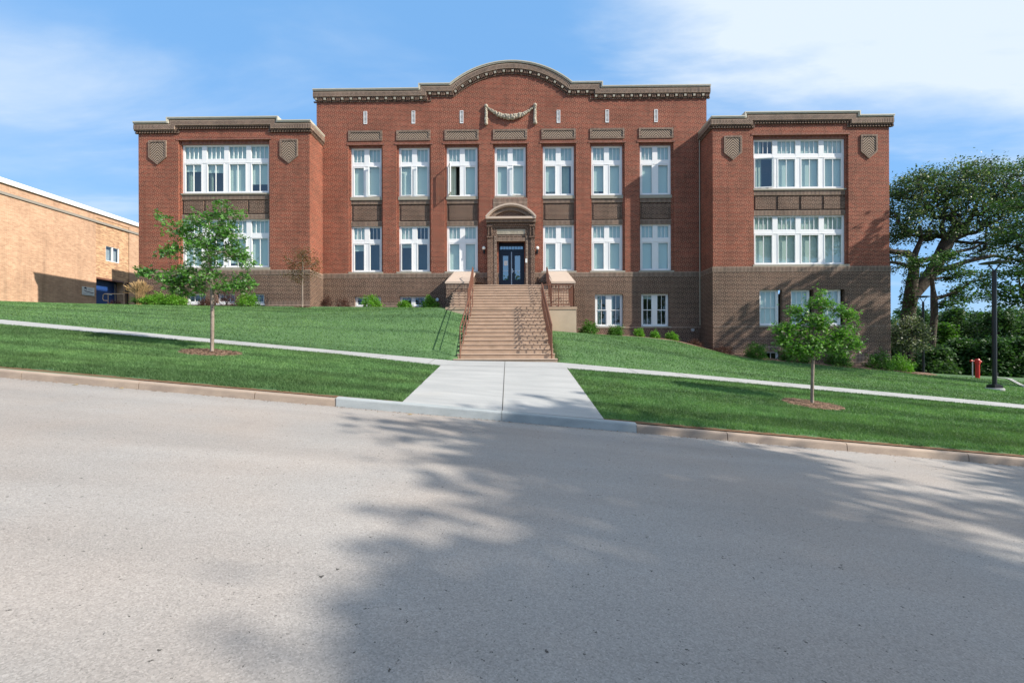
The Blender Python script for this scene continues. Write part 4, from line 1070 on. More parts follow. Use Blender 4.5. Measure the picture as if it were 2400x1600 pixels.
# outer wall, door bay left open
yzface(m, 12, YD0, zc0, ztop-.0); yzface(m, YP1, 60, zc0, ztop); yzface(m, YD0, YP1, tz(226,520)+.3, ztop)
m.face([(TX-14,12,zc0),(TX,12,zc0),(TX,12,ztop),(TX-14,12,ztop)]); m.face([(TX,60,zc0),(TX-14,60,zc0),(TX-14,60,ztop),(TX,60,ztop)]); m.face([(TX-14,60,zc0),(TX-14,12,zc0),(TX-14,12,ztop),(TX-14,60,ztop)])
tp(m, 'brick_wall', 'tanb'); m = MB()
zq = tz(226,520)+.3; xi = TX-.03
for (a,b,c,d) in ((YD0,wy0,zdt,zq),(wy0,wy1,zdt,wz0),(wy0,wy1,wz1,zq),(wy1,YP1,zdt,zq),(YD1,YP1,zc0,zdt)): yzface(m, a, b, c, d, xi)
tp(m, 'patched_brick', 'tanb2')
m = MB(); m.face([(TX-14,12,ztop-.15),(TX,12,ztop-.15),(TX,60,ztop-.15),(TX-14,60,ztop-.15)]); tp(m, 'roof', 'roofm')
m = MB(); m.box(TX-.1, TX+.12, 11.9, 60, zcap, ztop+.02); tp(m, 'roof_edge', 'whitecap'); m = MB(); m.box(TX-.05, TX+.07, 11.9, 60, zr0, zr1); tp(m, 'metal_band', 'greyband')
m = MB(); xx = TX-.12
for a, b, c, d in ((wy0,wy0+.03,wz0,wz1),(wy1-.07,wy1,wz0,wz1),(wy0+.03,wy1-.07,wz0,wz0+.05),(wy0+.03,wy1-.07,wz1-.02,wz1),((wy0+wy1)/2-.05,(wy0+wy1)/2+.05,wz0+.05,wz1-.02)): m.box(xx, xx+.08, a, b, c, d)
w_ = tp(m, 'window', 'white'); m = MB(); yzface(m, wy0, wy1, wz0, wz1, xx+.03); o = tp(m, 'pane', 'glass', w_); m = MB(); yzface(m, wy0, wy1, wz0, wz1, xx-.15); tp(m, 'blind', 'signgrey', w_)
m = MB(); m.box(TX-.9, TX+.0, YD0, YD1, zdt, zdt+.12); tp(m, 'door_canopy', 'brownmetal')
xd = TX-.55
m = MB(); m.face([(xd,YD0,zc0),(TX-.03,YD0,zc0),(TX-.03,YD0,zdt),(xd,YD0,zdt)][::-1]); m.face([(xd,YD1,zc0),(TX-.03,YD1,zc0),(TX-.03,YD1,zdt),(xd,YD1,zdt)]); tp(m, 'door_reveal', 'tanb')
m = MB(); m.box(xd-.05, xd, YD0, YD1, zc0, zdt); m.box(xd, xd+.04, YD0+.25, YD1-.25, zc0, zdt-.75); dd = tp(m, 'door', 'blue', label='blue painted double door under a brown canopy')
m = MB(); m.box(xd+.005, xd+.02, YD0+.3, YD1-.3, zdt-.65, zdt-.12); tp(m, 'transom_panel', 'blue', dd)
m = MB(); m.box(xd+.05, xd+.1, YD1-1.0, YD1-.5, zdt-.95, zdt-.90); m.box(xd, xd+.06, YD0+.12, YD0+.18, zdt-1.0, zdt-.1); m.box(xd+.0, xd+.06, YD1-.22, YD1-.14, zc0, zdt-.1); tp(m, 'door_closer', 'alum', dd)
# wall sign
m = MB(); sy0, sy1 = tY(192), tY(220); sz0, sz1 = tz(192,690.5), tz(192,671); m.box(TX+.01, TX+.05, sy0, sy1, sz0, sz1)
SG = m.build('wall_sign', M['paper']); tag(SG, 'white sign with dark tree logo on the tan brick wall', 'sign')
m = MB(); w = sy1-sy0; h = sz1-sz0; xs_ = TX+.054
def sgp(u, v): return (xs_, sy0+w*u, sz0+h*v)
tree = [(.10,.80),(.16,.77),(.30,.74),(.36,.80),(.34,.88),(.30,.93),(.25,.97),(.20,.95),(.14,.86)]
m.face([sgp(u,v) for u,v in tree]); m.face([sgp(.27,.58),sgp(.31,.58),sgp(.30,.76),sgp(.28,.76)])
wv = [(.12,.62),(.20,.50),(.35,.46),(.55,.42),(.75,.38),(.93,.38)]
for (a, b) in zip(wv, wv[1:]): m.face([sgp(a[0],a[1]-.05),sgp(b[0],b[1]-.045),sgp(b[0],b[1]+.035),sgp(a[0],a[1]+.04)])
o = m.build('logo', M['signblue'], SG)
m = MB()
for v, u0, u1 in ((.82,.42,.62),(.78,.62,.92),(.66,.48,.85),(.27,.06,.50),(.24,.55,.92),(.12,.06,.50),(.09,.55,.90)):
    u = u0
    while u < u1-.02: m.face([sgp(u,v-.02),sgp(u+.022,v-.02),sgp(u+.022,v+.03),sgp(u,v+.03)]); u += .032
m.build('small_print', M['signgrey'], SG)
# hand rail by the blue door
HR = MB(); yr = 27.2; xr = lambda px: wp(px, 700, yr)[0]; zr = lambda py: wp(240, py, yr)[1]
gz = ztf(xr(250), yr)
HR.tube([(xr(291),yr,zr(689)),(xr(246),yr,zr(688.5)),(xr(242),yr,zr(691)),(xr(241),yr,zr(700)),(xr(243),yr,zr(704)),(xr(253),yr,zr(704.5))], .022, 8); HR.tube([(xr(253.5),yr,zr(688.5)),(xr(253.5),yr,gz-.1)], .02, 8); HR.tube([(xr(291),yr,zr(689)),(xr(291),yr,gz-.1)], .022, 8)
tag(HR.build('handrail', M['nosing']), 'looped copper coloured handrail in front of the blue door', 'handrail')
PO = MB(); PO.box(xr(289), xr(294), yr+.1, yr+.2, gz-.2, zr(662)); tag(PO.build('canopy_post', M['darkmetal']), 'slim dark post beside the blue door', 'post')

# ------------------------------------------------------------------ trees
def leaf_shape(kind):
    if kind == 'lobed':
        q = [[(0,0),(.10,.22),(0,.62),(-.10,.22)], [(0,.25),(.40,.42),(.34,.62),(.04,.50)], [(0,.25),(-.04,.50),(-.34,.62),(-.40,.42)], [(0,.5),(.22,.80),(0,1.0),(-.22,.80)]]
        return q
    return [[(0,0),(.36,.45),(0,1.),(-.36,.45)]]
def leaves(rng, C, n_per, spread, size, kind='simple', flat=.6, droop=0.):
    """C (k,3) cluster centres"""
    k = len(C); n = k*n_per
    P = np.repeat(C, n_per, 0)+rng.normal(0, 1, (n,3))*np.array(spread)
    nrm = rng.normal(0, 1, (n,3)); nrm[:,2] = np.abs(nrm[:,2])+flat; nrm /= np.linalg.norm(nrm, axis=1)[:,None]
    t = rng.normal(0, 1, (n,3)); t[:,2] -= droop; t -= nrm*(t*nrm).sum(1)[:,None]; t /= np.linalg.norm(t, axis=1)[:,None]
    b = np.cross(nrm, t); s = size*rng.uniform(.6, 1.25, n)[:,None]
    quads = leaf_shape(kind); V = []; 
    for q in quads:
        for (u, v) in q:
            V.append(P+(b*u+t*v)*s - nrm*(abs(u)*.25*s) )
    V = np.stack(V, 1); m = V.shape[1]
    if kind == 'lobed': pass
    V = V.reshape(-1,3); Fq = np.arange(len(V)).reshape(-1,4)
    return V, Fq
def skeleton(rng, trunk, targets, step=.35, wig=.12, up=.0):
    """trunk: list of points; targets (k,3). returns nodes, parents"""
    N = [np.array(trunk[0], float)]; Pn = [-1]
    for a, b in zip(trunk, trunk[1:]):
        a = np.array(a, float); b = np.array(b, float); m = max(1, int(np.linalg.norm(b-a)/step))
        for i in range(1, m+1): N.append(a+(b-a)*i/m); Pn.append(len(N)-2)
    start = max(1, int(len(N)*.0)); tip = np.array(trunk[-1], float)
    order = np.argsort(np.linalg.norm(targets-tip, axis=1)); ok0 = len(N)
    lowz = None
    for ti in order:
        T_ = targets[ti]; A = np.array(N); d = T_-A
        dist = np.linalg.norm(d, axis=1); pen = np.where(A[:,2] > T_[2]-.1*dist, (A[:,2]-T_[2]+.1*dist)*1.2, 0)+np.where(np.arange(len(A)) < ok0*TRUNK_FREE[0], 1e3, 0)
        j = int(np.argmin(dist+pen)); L = dist[j]; m = max(1, int(L/step)); prev = j; p0 = A[j]
        for i in range(1, m+1):
            t = i/m; p = p0+(T_-p0)*t; p = p+np.array([0,0,up*L*sin(pi*t)])
            if i < m: p = p+rng.normal(0, wig*step, 3)
            N.append(p); Pn.append(prev); prev = len(N)-1
    return np.array(N), np.array(Pn)
TRUNK_FREE = [.5]
def branches(name, N, Pn, r_tip, r_max, mat, parent, nseg=6, power=.5, rtrunk=None):
    k = len(N); cnt = np.zeros(k); haschild = np.zeros(k, bool); haschild[Pn[Pn >= 0]] = True; cnt[~haschild] = 1
    for i in range(k-1, 0, -1): cnt[Pn[i]] += cnt[i]
    rad = r_tip*cnt**power; rad = rad*min(1., r_max/rad.max()) if rad.max() > r_max else rad
    sc = r_max/rad.max(); rad = np.maximum(r_tip*.6, rad*sc**np.clip(np.log(np.maximum(cnt,1))/np.log(cnt.max()), 0, 1))
    rad[0] = rad[0]*1.25
    idx = np.arange(1, k); A = N[Pn[idx]]; Bq = N[idx]; ra = rad[Pn[idx]]; rb = rad[idx]
    ra = np.minimum(ra, rb*1.5)
    t = Bq-A; L = np.linalg.norm(t, axis=1); ok = L > 1e-5; A, Bq, ra, rb, t, L = A[ok], Bq[ok], ra[ok], rb[ok], t[ok], L[ok]
    t /= L[:,None]; Bq = Bq + t*(rb[:,None]*.3); ref = np.where(np.abs(t[:,2:3]) < .9, np.array([[0,0,1.]]), np.array([[1.,0,0]])); u = np.cross(t, ref); u /= np.linalg.norm(u, axis=1)[:,None]; w = np.cross(t, u)
    ang = 2*pi*np.arange(nseg)/nseg; m = len(A)
    ring = lambda P_, r_: P_[:,None,:]+(u[:,None,:]*np.cos(ang)[None,:,None]+w[:,None,:]*np.sin(ang)[None,:,None])*r_[:,None,None]
    V = np.concatenate([ring(A, ra), ring(Bq, rb)], 1).reshape(-1,3)
    base = (np.arange(m)*2*nseg)[:,None]; a = np.arange(nseg)[None,:]; a2 = (a+1) % nseg
    Fq = np.stack([base+a, base+a2, base+nseg+a2, base+nseg+a], 2).reshape(-1,4)
    return np_mesh(name, V, Fq, M[mat], parent, smooth=True), cnt
def tree(name, label, cat, base, trunk, blobs, ntar, nleaf, spread, size, leafmat, barkmat, r_max, r_tip=.006, kind='simple', group=None, seed=1, step=.35, free=.5, power=.5, wig=.12, flat=.6, up=0., nseg=6, extra=None, edge=.5):
    """blobs: list of (x,y,z,rx,ry,rz) world"""
    rg = np.random.default_rng(seed); Bl = np.array(blobs, float); vol = Bl[:,3]*Bl[:,4]*Bl[:,5]; pr = vol**.67; pr /= pr.sum()
    ch = rg.choice(len(Bl), ntar, p=pr); d = rg.normal(0, 1, (ntar,3)); d /= np.linalg.norm(d, axis=1)[:,None]; rr = rg.uniform(0, 1, ntar)[:,None]**edge
    T_ = Bl[ch,:3]+d*rr*Bl[ch,3:6]
    TRUNK_FREE[0] = free
    N, Pn = skeleton(rg, trunk, T_, step, wig, up)
    root = empty(name, base); tag(root, label, cat, group)
    b0 = np.array(base)
    tr, cnt = branches('trunk', N-b0, Pn, r_tip, r_max, barkmat, root, nseg, power)
    tw = N[(cnt <= 2)]; 
    C = np.concatenate([T_, tw[rg.integers(0, len(tw), len(T_)//2)]]) if len(tw) else T_
    V, Fq = leaves(rg, C, nleaf, spread, size, kind, flat)
    np_mesh('crown', V-b0, Fq, M[leafmat], root)
    if extra:
        for e in extra: e(rg, root, b0, C)
    return root
def pblob(px, py, r, Y, ry=None, f=1.0):
    x, z = wp(px, py, Y); w = r*Y/F; return (x, Y, z, w, (ry if ry is not None else w*.9), w*f)
# left young tree
Yt = 11.5; bx_, _ = wp(497, 833, Yt); bz_ = ztf(bx_, Yt)
bl = [(470,512,34),(520,502,36),(545,497,22),(400,528,28),(372,505,14),(440,540,30),(455,565,42),(525,555,45),(485,600,46),(400,592,20),(385,594,14),(545,590,36),(580,622,26),(570,600,18),(350,640,24),(340,634,14),(395,650,30),(440,645,36),(420,675,32),(505,640,40),(560,665,28),(585,662,16),(460,670,26),(525,672,22)]
tree('young_tree', 'young oak with leaning full crown on the lawn left of the stairs', 'tree', (bx_,Yt,bz_),
     [(bx_,Yt,bz_-.05),(bx_+.01,Yt,wp(0,760,Yt)[1]),(bx_+.0,Yt+.02,wp(0,700,Yt)[1]),(bx_-.03,Yt,wp(0,640,Yt)[1]),(bx_-.08,Yt,wp(0,570,Yt)[1]),(bx_-.05,Yt,wp(0,505,Yt)[1])],
     [pblob(a,b,c,Yt,f=.8) for a,b,c in bl], 290, 9, (.065,.085,.05), .12, 'leaf_young', 'bark_pale', .043, .0035, 'lobed', 'young oaks on the verge', seed=4, step=.16, free=.42, flat=.45)
# right young tree
Yr_ = 11.0; bx2, _ = wp(1903, 955, Yr_); bz2_ = ztf(bx2, Yr_); c4 = lambda x, y, r: (1780+x/4.9, 660+y/4.9, r/4.9*.82)
bl = [c4(*q) for q in [(680,140,55),(620,230,90),(750,260,90),(900,330,110),(1020,390,90),(420,350,80),(320,310,40),(540,420,110),(330,540,110),(200,540,50),(480,560,120),(700,480,130),(900,600,130),(1020,520,70),(1080,700,100),(1170,780,45),(300,690,110),(230,680,60),(450,770,130),(650,700,130),(620,820,100),(820,750,130),(950,780,80)]]
tree('young_tree', 'small bright oak with rounded crown on the verge in front of the right wing', 'tree', (bx2,Yr_,bz2_),
     [(bx2,Yr_,bz2_-.05),(bx2+.01,Yr_,wp(0,900,Yr_)[1]),(bx2+.03,Yr_,wp(0,840,Yr_)[1]),(bx2+.06,Yr_,wp(0,770,Yr_)[1]),(bx2+.08,Yr_,wp(0,700,Yr_)[1])],
     [pblob(a,b,c,Yr_,f=.8) for a,b,c in bl], 430, 8, (.07,.08,.055), .092, 'leaf_bright', 'bark_pale', .036, .003, 'lobed', 'young oaks on the verge', seed=8, step=.14, free=.36, flat=.45)
# small rusty tree by the left wing
Ys = 21.9; bx3, _ = wp(709, 720, Ys); bz3 = ztf(bx3, Ys)
bl = [(690,615,22),(712,600,24),(728,620,22),(705,640,24),(735,640,18),(685,640,18),(712,592,16),(672,605,12),(742,615,12),(700,655,14)]
tree('small_tree', 'thin rusty brown leaved sapling beside the left wing', 'tree', (bx3,Ys,bz3), [(bx3,Ys,bz3-.05),(bx3,Ys,wp(0,672,Ys)[1]),(bx3+.02,Ys,wp(0,630,Ys)[1]),(bx3,Ys,wp(0,600,Ys)[1])],
     [pblob(a,b,c,Ys) for a,b,c in bl], 230, 7, (.09,.09,.08), .062, 'leaf_brown', 'bark_pale', .035, .004, seed=5, step=.18, free=.6)
# the large oak behind the right wing
Yo = 36.; q2 = lambda x, y, r: (2060+x/2.529, 340+y/2.529, r/2.529)
bl = [q2(*q) for q in [(90,290,60),(150,230,70),(150,340,100),(250,230,80),(300,300,100),(400,160,70),(450,230,100),(560,170,70),(620,240,100),(690,160,60),(740,260,100),(790,150,40),(840,330,90),(120,440,70),(280,400,90),(420,330,100),(480,430,100),(620,380,110),(740,420,100),(840,480,90),(230,500,60),(360,520,60),(560,520,70),(680,560,60),(130,560,40),(90,660,40),(90,730,30),(100,500,50),(640,640,50),(800,600,60),(860,250,70)]]
def P2(x, y, dy=0): a = wp(2060+x/2.529, 340+y/2.529, Yo+dy); return (a[0], Yo+dy, a[1])
boak, _ = wp(2127, 760, Yo); zoak = ztf(boak, Yo)
TR = [(boak,Yo,zoak-.2), P2(172,1010), P2(190,900), P2(260,820), P2(330,730), P2(400,585), P2(430,500,.5)]
def oak_extra(rg, root, b0, C):
    # ivy on the lower trunk
    pts = []
    for i in range(380):
        t = rg.uniform(0, 1); a = np.array(P2(165,1010)); b = np.array(P2(195,690)); p = a+(b-a)*t; an = rg.uniform(0, 2*pi); p = p+np.array([cos(an)*.55, sin(an)*.5, 0])*(1-.45*t); pts.append(p)
    V, Fq = leaves(rg, np.array(pts), 3, (.1,.1,.12), .16); np_mesh('ivy', V-b0, Fq, M['leaf_wood'], root)
    m = MB()
    for path, r0, r1 in (([P2(180,960),P2(190,860),P2(205,760),P2(215,690),P2(170,640),P2(75,630,-1),P2(0,600,-1)], .46, .14), ([P2(205,760),P2(200,700),P2(215,640),P2(250,560),P2(240,480)], .30, .12),
                         ([P2(205,740),P2(180,720),P2(120,700),P2(40,690,-1)], .24, .08),([P2(215,690),P2(280,680),P2(400,650),P2(560,610),P2(660,560,1)], .22, .07),
                         ([P2(300,780),P2(400,730),P2(520,690),P2(680,655),P2(860,690,1)], .24, .08), ([P2(400,590),P2(370,480),P2(400,400)], .24, .08), ([P2(400,585),P2(500,520),P2(560,400),P2(600,300)], .26, .07), ([P2(190,540),P2(130,480),P2(90,400)], .2, .06)):
        n = len(path); m.tube([tuple(np.array(p)-b0) for p in path], [r0+(r1-r0)*i/(n-1) for i in range(n)], 8)
    m.build('limb', M['bark'], root, True)
tree('oak_tree', 'large spreading oak with dark limbs and ivy behind the right wing', 'tree', (boak,Yo,zoak), TR, [pblob(a,b,c,Yo,ry=2.6,f=.85) for a,b,c in bl], 900, 27, (.34,.45,.20), .17, 'leaf_oak', 'bark', .46, .018, seed=11, step=.7, free=.6, power=.42, wig=.22, extra=[oak_extra], edge=.4)
# second slim tree beside the oak
Y5 = 33.; bx5, _ = wp(2178, 830, Y5); zz5 = ztf(bx5, Y5); w5 = lambda px, py: (wp(px,py,Y5)[0], Y5, wp(px,py,Y5)[1])
tree('slim_tree', 'slim tree with upswept trunk and thin leafy sprays right of the big oak', 'tree', (bx5,Y5,zz5), [(bx5,Y5,zz5),w5(2186,780),w5(2190,740),w5(2189,700),w5(2184,655)],
     [pblob(a,b,c,Y5,ry=1.2,f=.6) for a,b,c in [(2230,650,24),(2255,668,22),(2290,660,22),(2240,690,18),(2270,700,14),(2215,630,18),(2250,640,18),(2300,640,20),(2165,640,10),(2210,712,14),(2320,690,14),(2180,610,20),(2230,600,20)]], 120, 26, (.28,.3,.14), .17, 'leaf_wood2', 'bark', .22, .02, seed=13, step=.6, free=.5)
# tree leaning in from the right edge (trunk outside the frame)
Y6 = 25.; w6 = lambda px, py: (wp(px,py,Y6)[0], Y6, wp(px,py,Y6)[1])
bl = [(2395,470,34),(2385,520,34),(2400,440,24),(2405,590,36),(2380,560,20),(2400,640,30),(2370,690,24),(2340,672,14),(2395,700,26),(2355,640,18),(2460,500,70),(2470,620,70),(2540,560,80),(2390,720,14),(2425,370,24),(2600,480,80)]
b6 = w6(2590, 860); z6_ = ztf(b6[0], Y6)
tree('leaning_tree', 'bright green tree reaching in from the right edge behind the lamp', 'tree', (b6[0],Y6,z6_), [(b6[0],Y6,z6_),w6(2570,720),w6(2500,668),w6(2430,655)], [pblob(a,b,c,Y6,ry=1.6,f=.8) for a,b,c in bl], 330, 30, (.20,.3,.13), .15, 'leaf_wood2', 'bark', .26, .012, seed=15, step=.5, free=.3)
# pale dogwood by the corner
Y7 = 25.5; b7 = wp(2122, 850, Y7)[0]; z7_ = ztf(b7, Y7)
tree('dogwood', 'rounded pale leaved dogwood beside the right wing corner', 'tree', (b7,Y7,z7_), [(b7,Y7,z7_),(b7,Y7,wp(0,810,Y7)[1]),(b7,Y7,wp(0,780,Y7)[1])],
     [pblob(a,b,c,Y7,f=.9) for a,b,c in [(2110,770,22),(2130,760,24),(2150,775,22),(2115,800,24),(2145,805,22),(2165,790,16),(2160,815,12),(2095,785,16)]], 210, 17, (.13,.16,.09), .11, 'leaf_pale', 'bark', .05, .006, seed=17, step=.25, free=.4)
# woodland edge
wd = [(2075,800,30,42,'leaf_wood'),(2225,790,40,40,'leaf_wood2'),(2185,850,34,33,'leaf_wood2'),(2270,800,55,41,'leaf_wood'),(2330,790,55,38,'leaf_wood2'),(2400,790,60,39,'leaf_wood'),(2245,850,44,34,'leaf_wood'),(2310,850,44,33,'leaf_wood'),(2375,850,46,33,'leaf_wood'),(2440,845,46,33,'leaf_wood'),(2480,780,70,40,'leaf_wood2'),(2150,790,40,44,'leaf_wood'),(2213,775,20,37,'leaf_lime')]
wlab = ['dark bushy tree just visible past the wing corner','rounded light green tree between the slim tree and the lamp','pale leafy bush behind the mulch mound','tall dark green tree left of the lamp post','broad leafy tree directly behind the lamp post','dense dark tree at the right end of the woodland edge',
        'low dark bush right of the mulch mound','dark bush behind the red standpipe','low dark bush right of the lamp base','low bush at the right edge beyond the path','broad tree filling the right edge above the path','dark tree behind the slim trunk','small lime green tree beside the slim trunk']
for i, (px, py, r, Y, lm_) in enumerate(wd):
    x, z = wp(px, py, Y); bb_ = ztf(x, Y); w = r*Y/F; ztop_ = wp(px, 728 if r > 38 and py < 830 else py-r*1.1, Y)[1]
    zmid = (ztop_+bb_)/2; hz = (ztop_-bb_)/2
    blb = [(x,Y,zmid,w,w*.7,hz*.95),(x-w*.5,Y-.4,zmid-hz*.3,w*.6,w*.5,hz*.6),(x+w*.5,Y-.3,zmid-hz*.2,w*.6,w*.5,hz*.6),(x+w*.15,Y-.2,ztop_-hz*.3,w*.55,w*.5,hz*.4)]
    tree('woodland_tree' if py < 830 else 'bush', wlab[i], 'tree' if py < 830 else 'bush', (x,Y,bb_), [(x,Y,bb_-.1),(x,Y,bb_+hz*.6),(x+.1,Y,bb_+hz*1.2)], blb, 240 if r > 38 else 150, 30, (.26,.3,.17), .22, lm_, 'bark', .14, .015, group='trees of the woodland edge', seed=30+i, step=.7, free=.1, edge=.35, flat=.9)
# far mass of woods closing the view
rg = np.random.default_rng(77); n = 2600; X = rg.uniform(20, 95, n); Y = rg.uniform(46, 70, n); Zg = zt(X, Y); Zt = X*0+ (HOR-742)/F*Y + rg.normal(0,.35,n)+.5*np.sin(X*.5)
C = np.stack([X, Y, Zg+(Zt-Zg)*rg.uniform(0,1,n)**.6], 1); V, Fq = leaves(rg, C, 16, (.5,.5,.35), .5, flat=.8)
o = np_mesh('woods', V, Fq, M['leaf_wood']); o['kind'] = 'stuff'; tag(o, 'far mass of dark green woods closing the view on the right', 'woods')

# trees outside the frame whose shade falls on the street, the verge and the right wing; trees across the street
def shade_tree(name, label, x, y, zc, rx, rz_, nt, nl, seed, spread=.5, size=.34, mat='leaf_oak'):
    zb_ = float(zroad(np.array([x]), np.array([y]))[0]) if y < 8 else ztf(x, y)
    rg_ = random.Random(seed); bl = []
    for k in range(9):
        a = rg_.uniform(0, 2*pi); r_ = rg_.uniform(.35, .75); bl.append((x+cos(a)*rx*r_, y+sin(a)*rx*r_, zc+rg_.uniform(-.6,.6)*rz_, rx*.42, rx*.42, rz_*.38))
    return tree(name, label, 'tree', (x,y,zb_), [(x,y,zb_-.1),(x+.2,y,zb_+(zc-zb_)*.45),(x,y+.2,zc-rz_*.3),(x,y,zc+rz_*.4)], bl, nt, nl, (spread,spread,spread*.5), size, mat, 'bark', .35, .03, group='tall trees outside the view', seed=seed, step=.8, free=.45, power=.42, edge=.45)
shade_tree('shade_tree', 'tall oak standing beyond the right end of the street', 25.7, -5.7, 12.5, 6.0, 4.0, 250, 66, 51)
shade_tree('shade_tree', 'tall oak at the kerb right of the picture', 35.5, -3.2, 12, 6.2, 4.0, 200, 42, 53)
shade_tree('shade_tree', 'oak on the lawn right of the school', 29.8, 16.6, 11.2, 4.6, 3.4, 130, 18, 55)
for k, (x, y, zc, rx) in enumerate(((-16,-22,7,6),(-4,-26,8,6.5),(9,-24,6,5),(-30,-24,8,7),(22,-27,7,6))):
    shade_tree('street_tree', ('low','tall','short','wide','round')[k]+' leafy tree across the street behind the camera', x, y, zc-1, rx, 5.5, 130, 16, 60+k, .8, .6, 'leaf_wood')

# ------------------------------------------------------------------ shrubs, grasses, mulch
def shrub(name, label, px, py, w, h, Y, mat, group, seed, dens=1., size=.055):
    x, z = wp(px, py, Y); W_ = w*Y/F/2; H_ = h*Y/F; z = ztf(x, Y)-.02
    rg_ = np.random.default_rng(seed); W_ *= 1.1; H_ *= 1.1; n = int(230*dens*max(1, W_*2)); d = rg_.normal(0,1,(n,3)); d /= np.linalg.norm(d, axis=1)[:,None]; d[:,2] = np.abs(d[:,2])
    lump = 1+.16*np.sin(d[:,0]*7+seed)+.12*np.cos(d[:,1]*9+d[:,2]*5)
    C = np.array([x,Y,z])+d*np.array([W_,min(W_,.6),H_])*(rg_.uniform(.55,1,(n,1)))*lump[:,None]*.92
    root = empty(name, (x,Y,z)); tag(root, label, 'shrub', group)
    V, Fq = leaves(rg_, C, 12, (.05,.05,.045), size, flat=.5); np_mesh('foliage', V-np.array([x,Y,z]), Fq, M[mat], root)
    m = MB()
    for k in range(9):
        a = rg_.uniform(0,2*pi); e = d[k % n]*np.array([W_,.4,H_])*.8; m.tube([(cos(a)*.04,sin(a)*.04,-.03),(e[0]*.5,e[1]*.5,abs(e[2])*.6+.02),tuple(e)], [.012,.009,.004], 5)
    m.build('stem', M['bark'], root); return root
GS, DS, BS = 'green shrubs in the planting beds', 'deep green shrubs at the right wing', 'dark red barberries in the planting beds'
sl_ = [(365,712,58,30,22.3,'leaf_shrub','wide bright green shrub beside the tall grass',GS),(412,714,56,32,22.2,'leaf_shrub','rounded bright green shrub left of the first basement window',GS),
 (484,713,34,18,22.5,'leaf_red','small low barberry under the left wing window',BS),(531,713,46,44,22.5,'leaf_red','tall purple brown barberry behind the young oak',BS),(582,717,46,32,22.3,'leaf_shrub','round green shrub right of the young oak trunk',GS),
 (765,716,30,30,23.6,'leaf_red','dark barberry in the corner by the left wing',BS),(805,718,38,24,23.6,'leaf_red','spreading barberry left of the main block window',BS),
 (871,719,48,32,23.0,'leaf_shrub','green shrub covering the first main basement window',GS),(949,720,28,16,22.8,'leaf_shrub','smallest green shrub between the basement windows',GS),(1007,721,40,28,22.9,'leaf_shrub','green shrub nearest the left side of the stairs',GS),
 (1380,784,44,32,22.6,'leaf_shrub2','largest shrub right of the landing wall',GS),(1442,787,36,24,22.6,'leaf_shrub2','shrub under the first right basement window',GS),(1497,789,22,19,22.6,'leaf_shrub','small clipped shrub between the two basement windows',GS),
 (1535,792,19,16,22.6,'leaf_shrub','tiniest clipped shrub under the second basement window',GS),(1575,796,24,18,22.6,'leaf_shrub','small clipped shrub right of the second basement window',GS),(1628,807,36,16,22.6,'leaf_red','low straggly barberry in the wing corner',BS),
 (1692,824,44,20,21.9,'leaf_red','low barberry at the foot of the right wing',BS),(1770,838,52,36,21.9,'leaf_shrub2','bushy green shrub left of the small ground window',DS),(1862,848,84,44,21.9,'leaf_shrub2','broad shrub behind the small bright oak',DS),
 (1962,853,60,40,21.9,'leaf_shrub2','dark shrub right of the oak crown',DS),(2062,863,62,42,21.9,'leaf_shrub2','wide shrub below the wing corner',DS),(2108,863,54,38,22.4,'leaf_shrub','shrub on the mulch mound at the wing corner',DS),
 (272,713,34,16,24.5,'leaf_red','reddish low shrub in front of the blue door',BS)]
for k, (px, py, w, h, Y, mt, lab, gp) in enumerate(sl_):
    shrub('barberry' if mt == 'leaf_red' else 'shrub', lab, px, py, w, h, Y, mt, gp, 100+k, 1.0 if mt != 'leaf_red' else .55, .06 if mt != 'leaf_red' else .045)
# feather grass clump
def clump(px, Y, w, h, lab, seed):
    x, _ = wp(px, 715, Y); z = ztf(x, Y); rg_ = random.Random(seed); root = empty('ornamental_grass', (x,Y,z)); tag(root, lab, 'grass clump')
    V = []; 
    m = MB(); p = MB()
    for k in range(260):
        a = rg_.uniform(0,2*pi); r0 = rg_.uniform(0,.16); lean = rg_.gauss(-.06,.36); ly = rg_.gauss(0,.2); L = h*rg_.uniform(.7,1.05)
        b = (cos(a)*r0, sin(a)*r0, 0); mid = (b[0]+lean*.35*w, b[1]+ly*.3, L*.6); tip = (b[0]+lean*w, b[1]+ly*.6, L*(1-.25*abs(lean)))
        m.tube([b,mid,tip], [.006,.005,.003], 3, cap=False)
        e = (tip[0]+lean*w*.18, tip[1], tip[2]+.05); p.tube([((mid[0]+tip[0])/2,(mid[1]+tip[1])/2,(mid[2]+tip[2])/2),tip,e], [.008,.016,.002], 4, cap=False)
    m.build('stalk', M['plume'], root); p.build('plume', M['plume'], root)
    g_ = MB()
    for k in range(240):
        a = rg_.uniform(0,2*pi); L = h*rg_.uniform(.25,.45); rr = rg_.uniform(.2,.55)
        t = (cos(a)*rr, sin(a)*rr*.7, L*rg_.uniform(.4,1)); g_.tube([(cos(a)*.08,sin(a)*.08,0),(t[0]*.6,t[1]*.6,L*.7),t], [.010,.008,.003], 3, cap=False)
    g_.build('foliage', M['leaf_shrub2'], root)
clump(328, 23.0, .62, 1.25, 'tall golden feather grass clump at the left wing corner', 3)
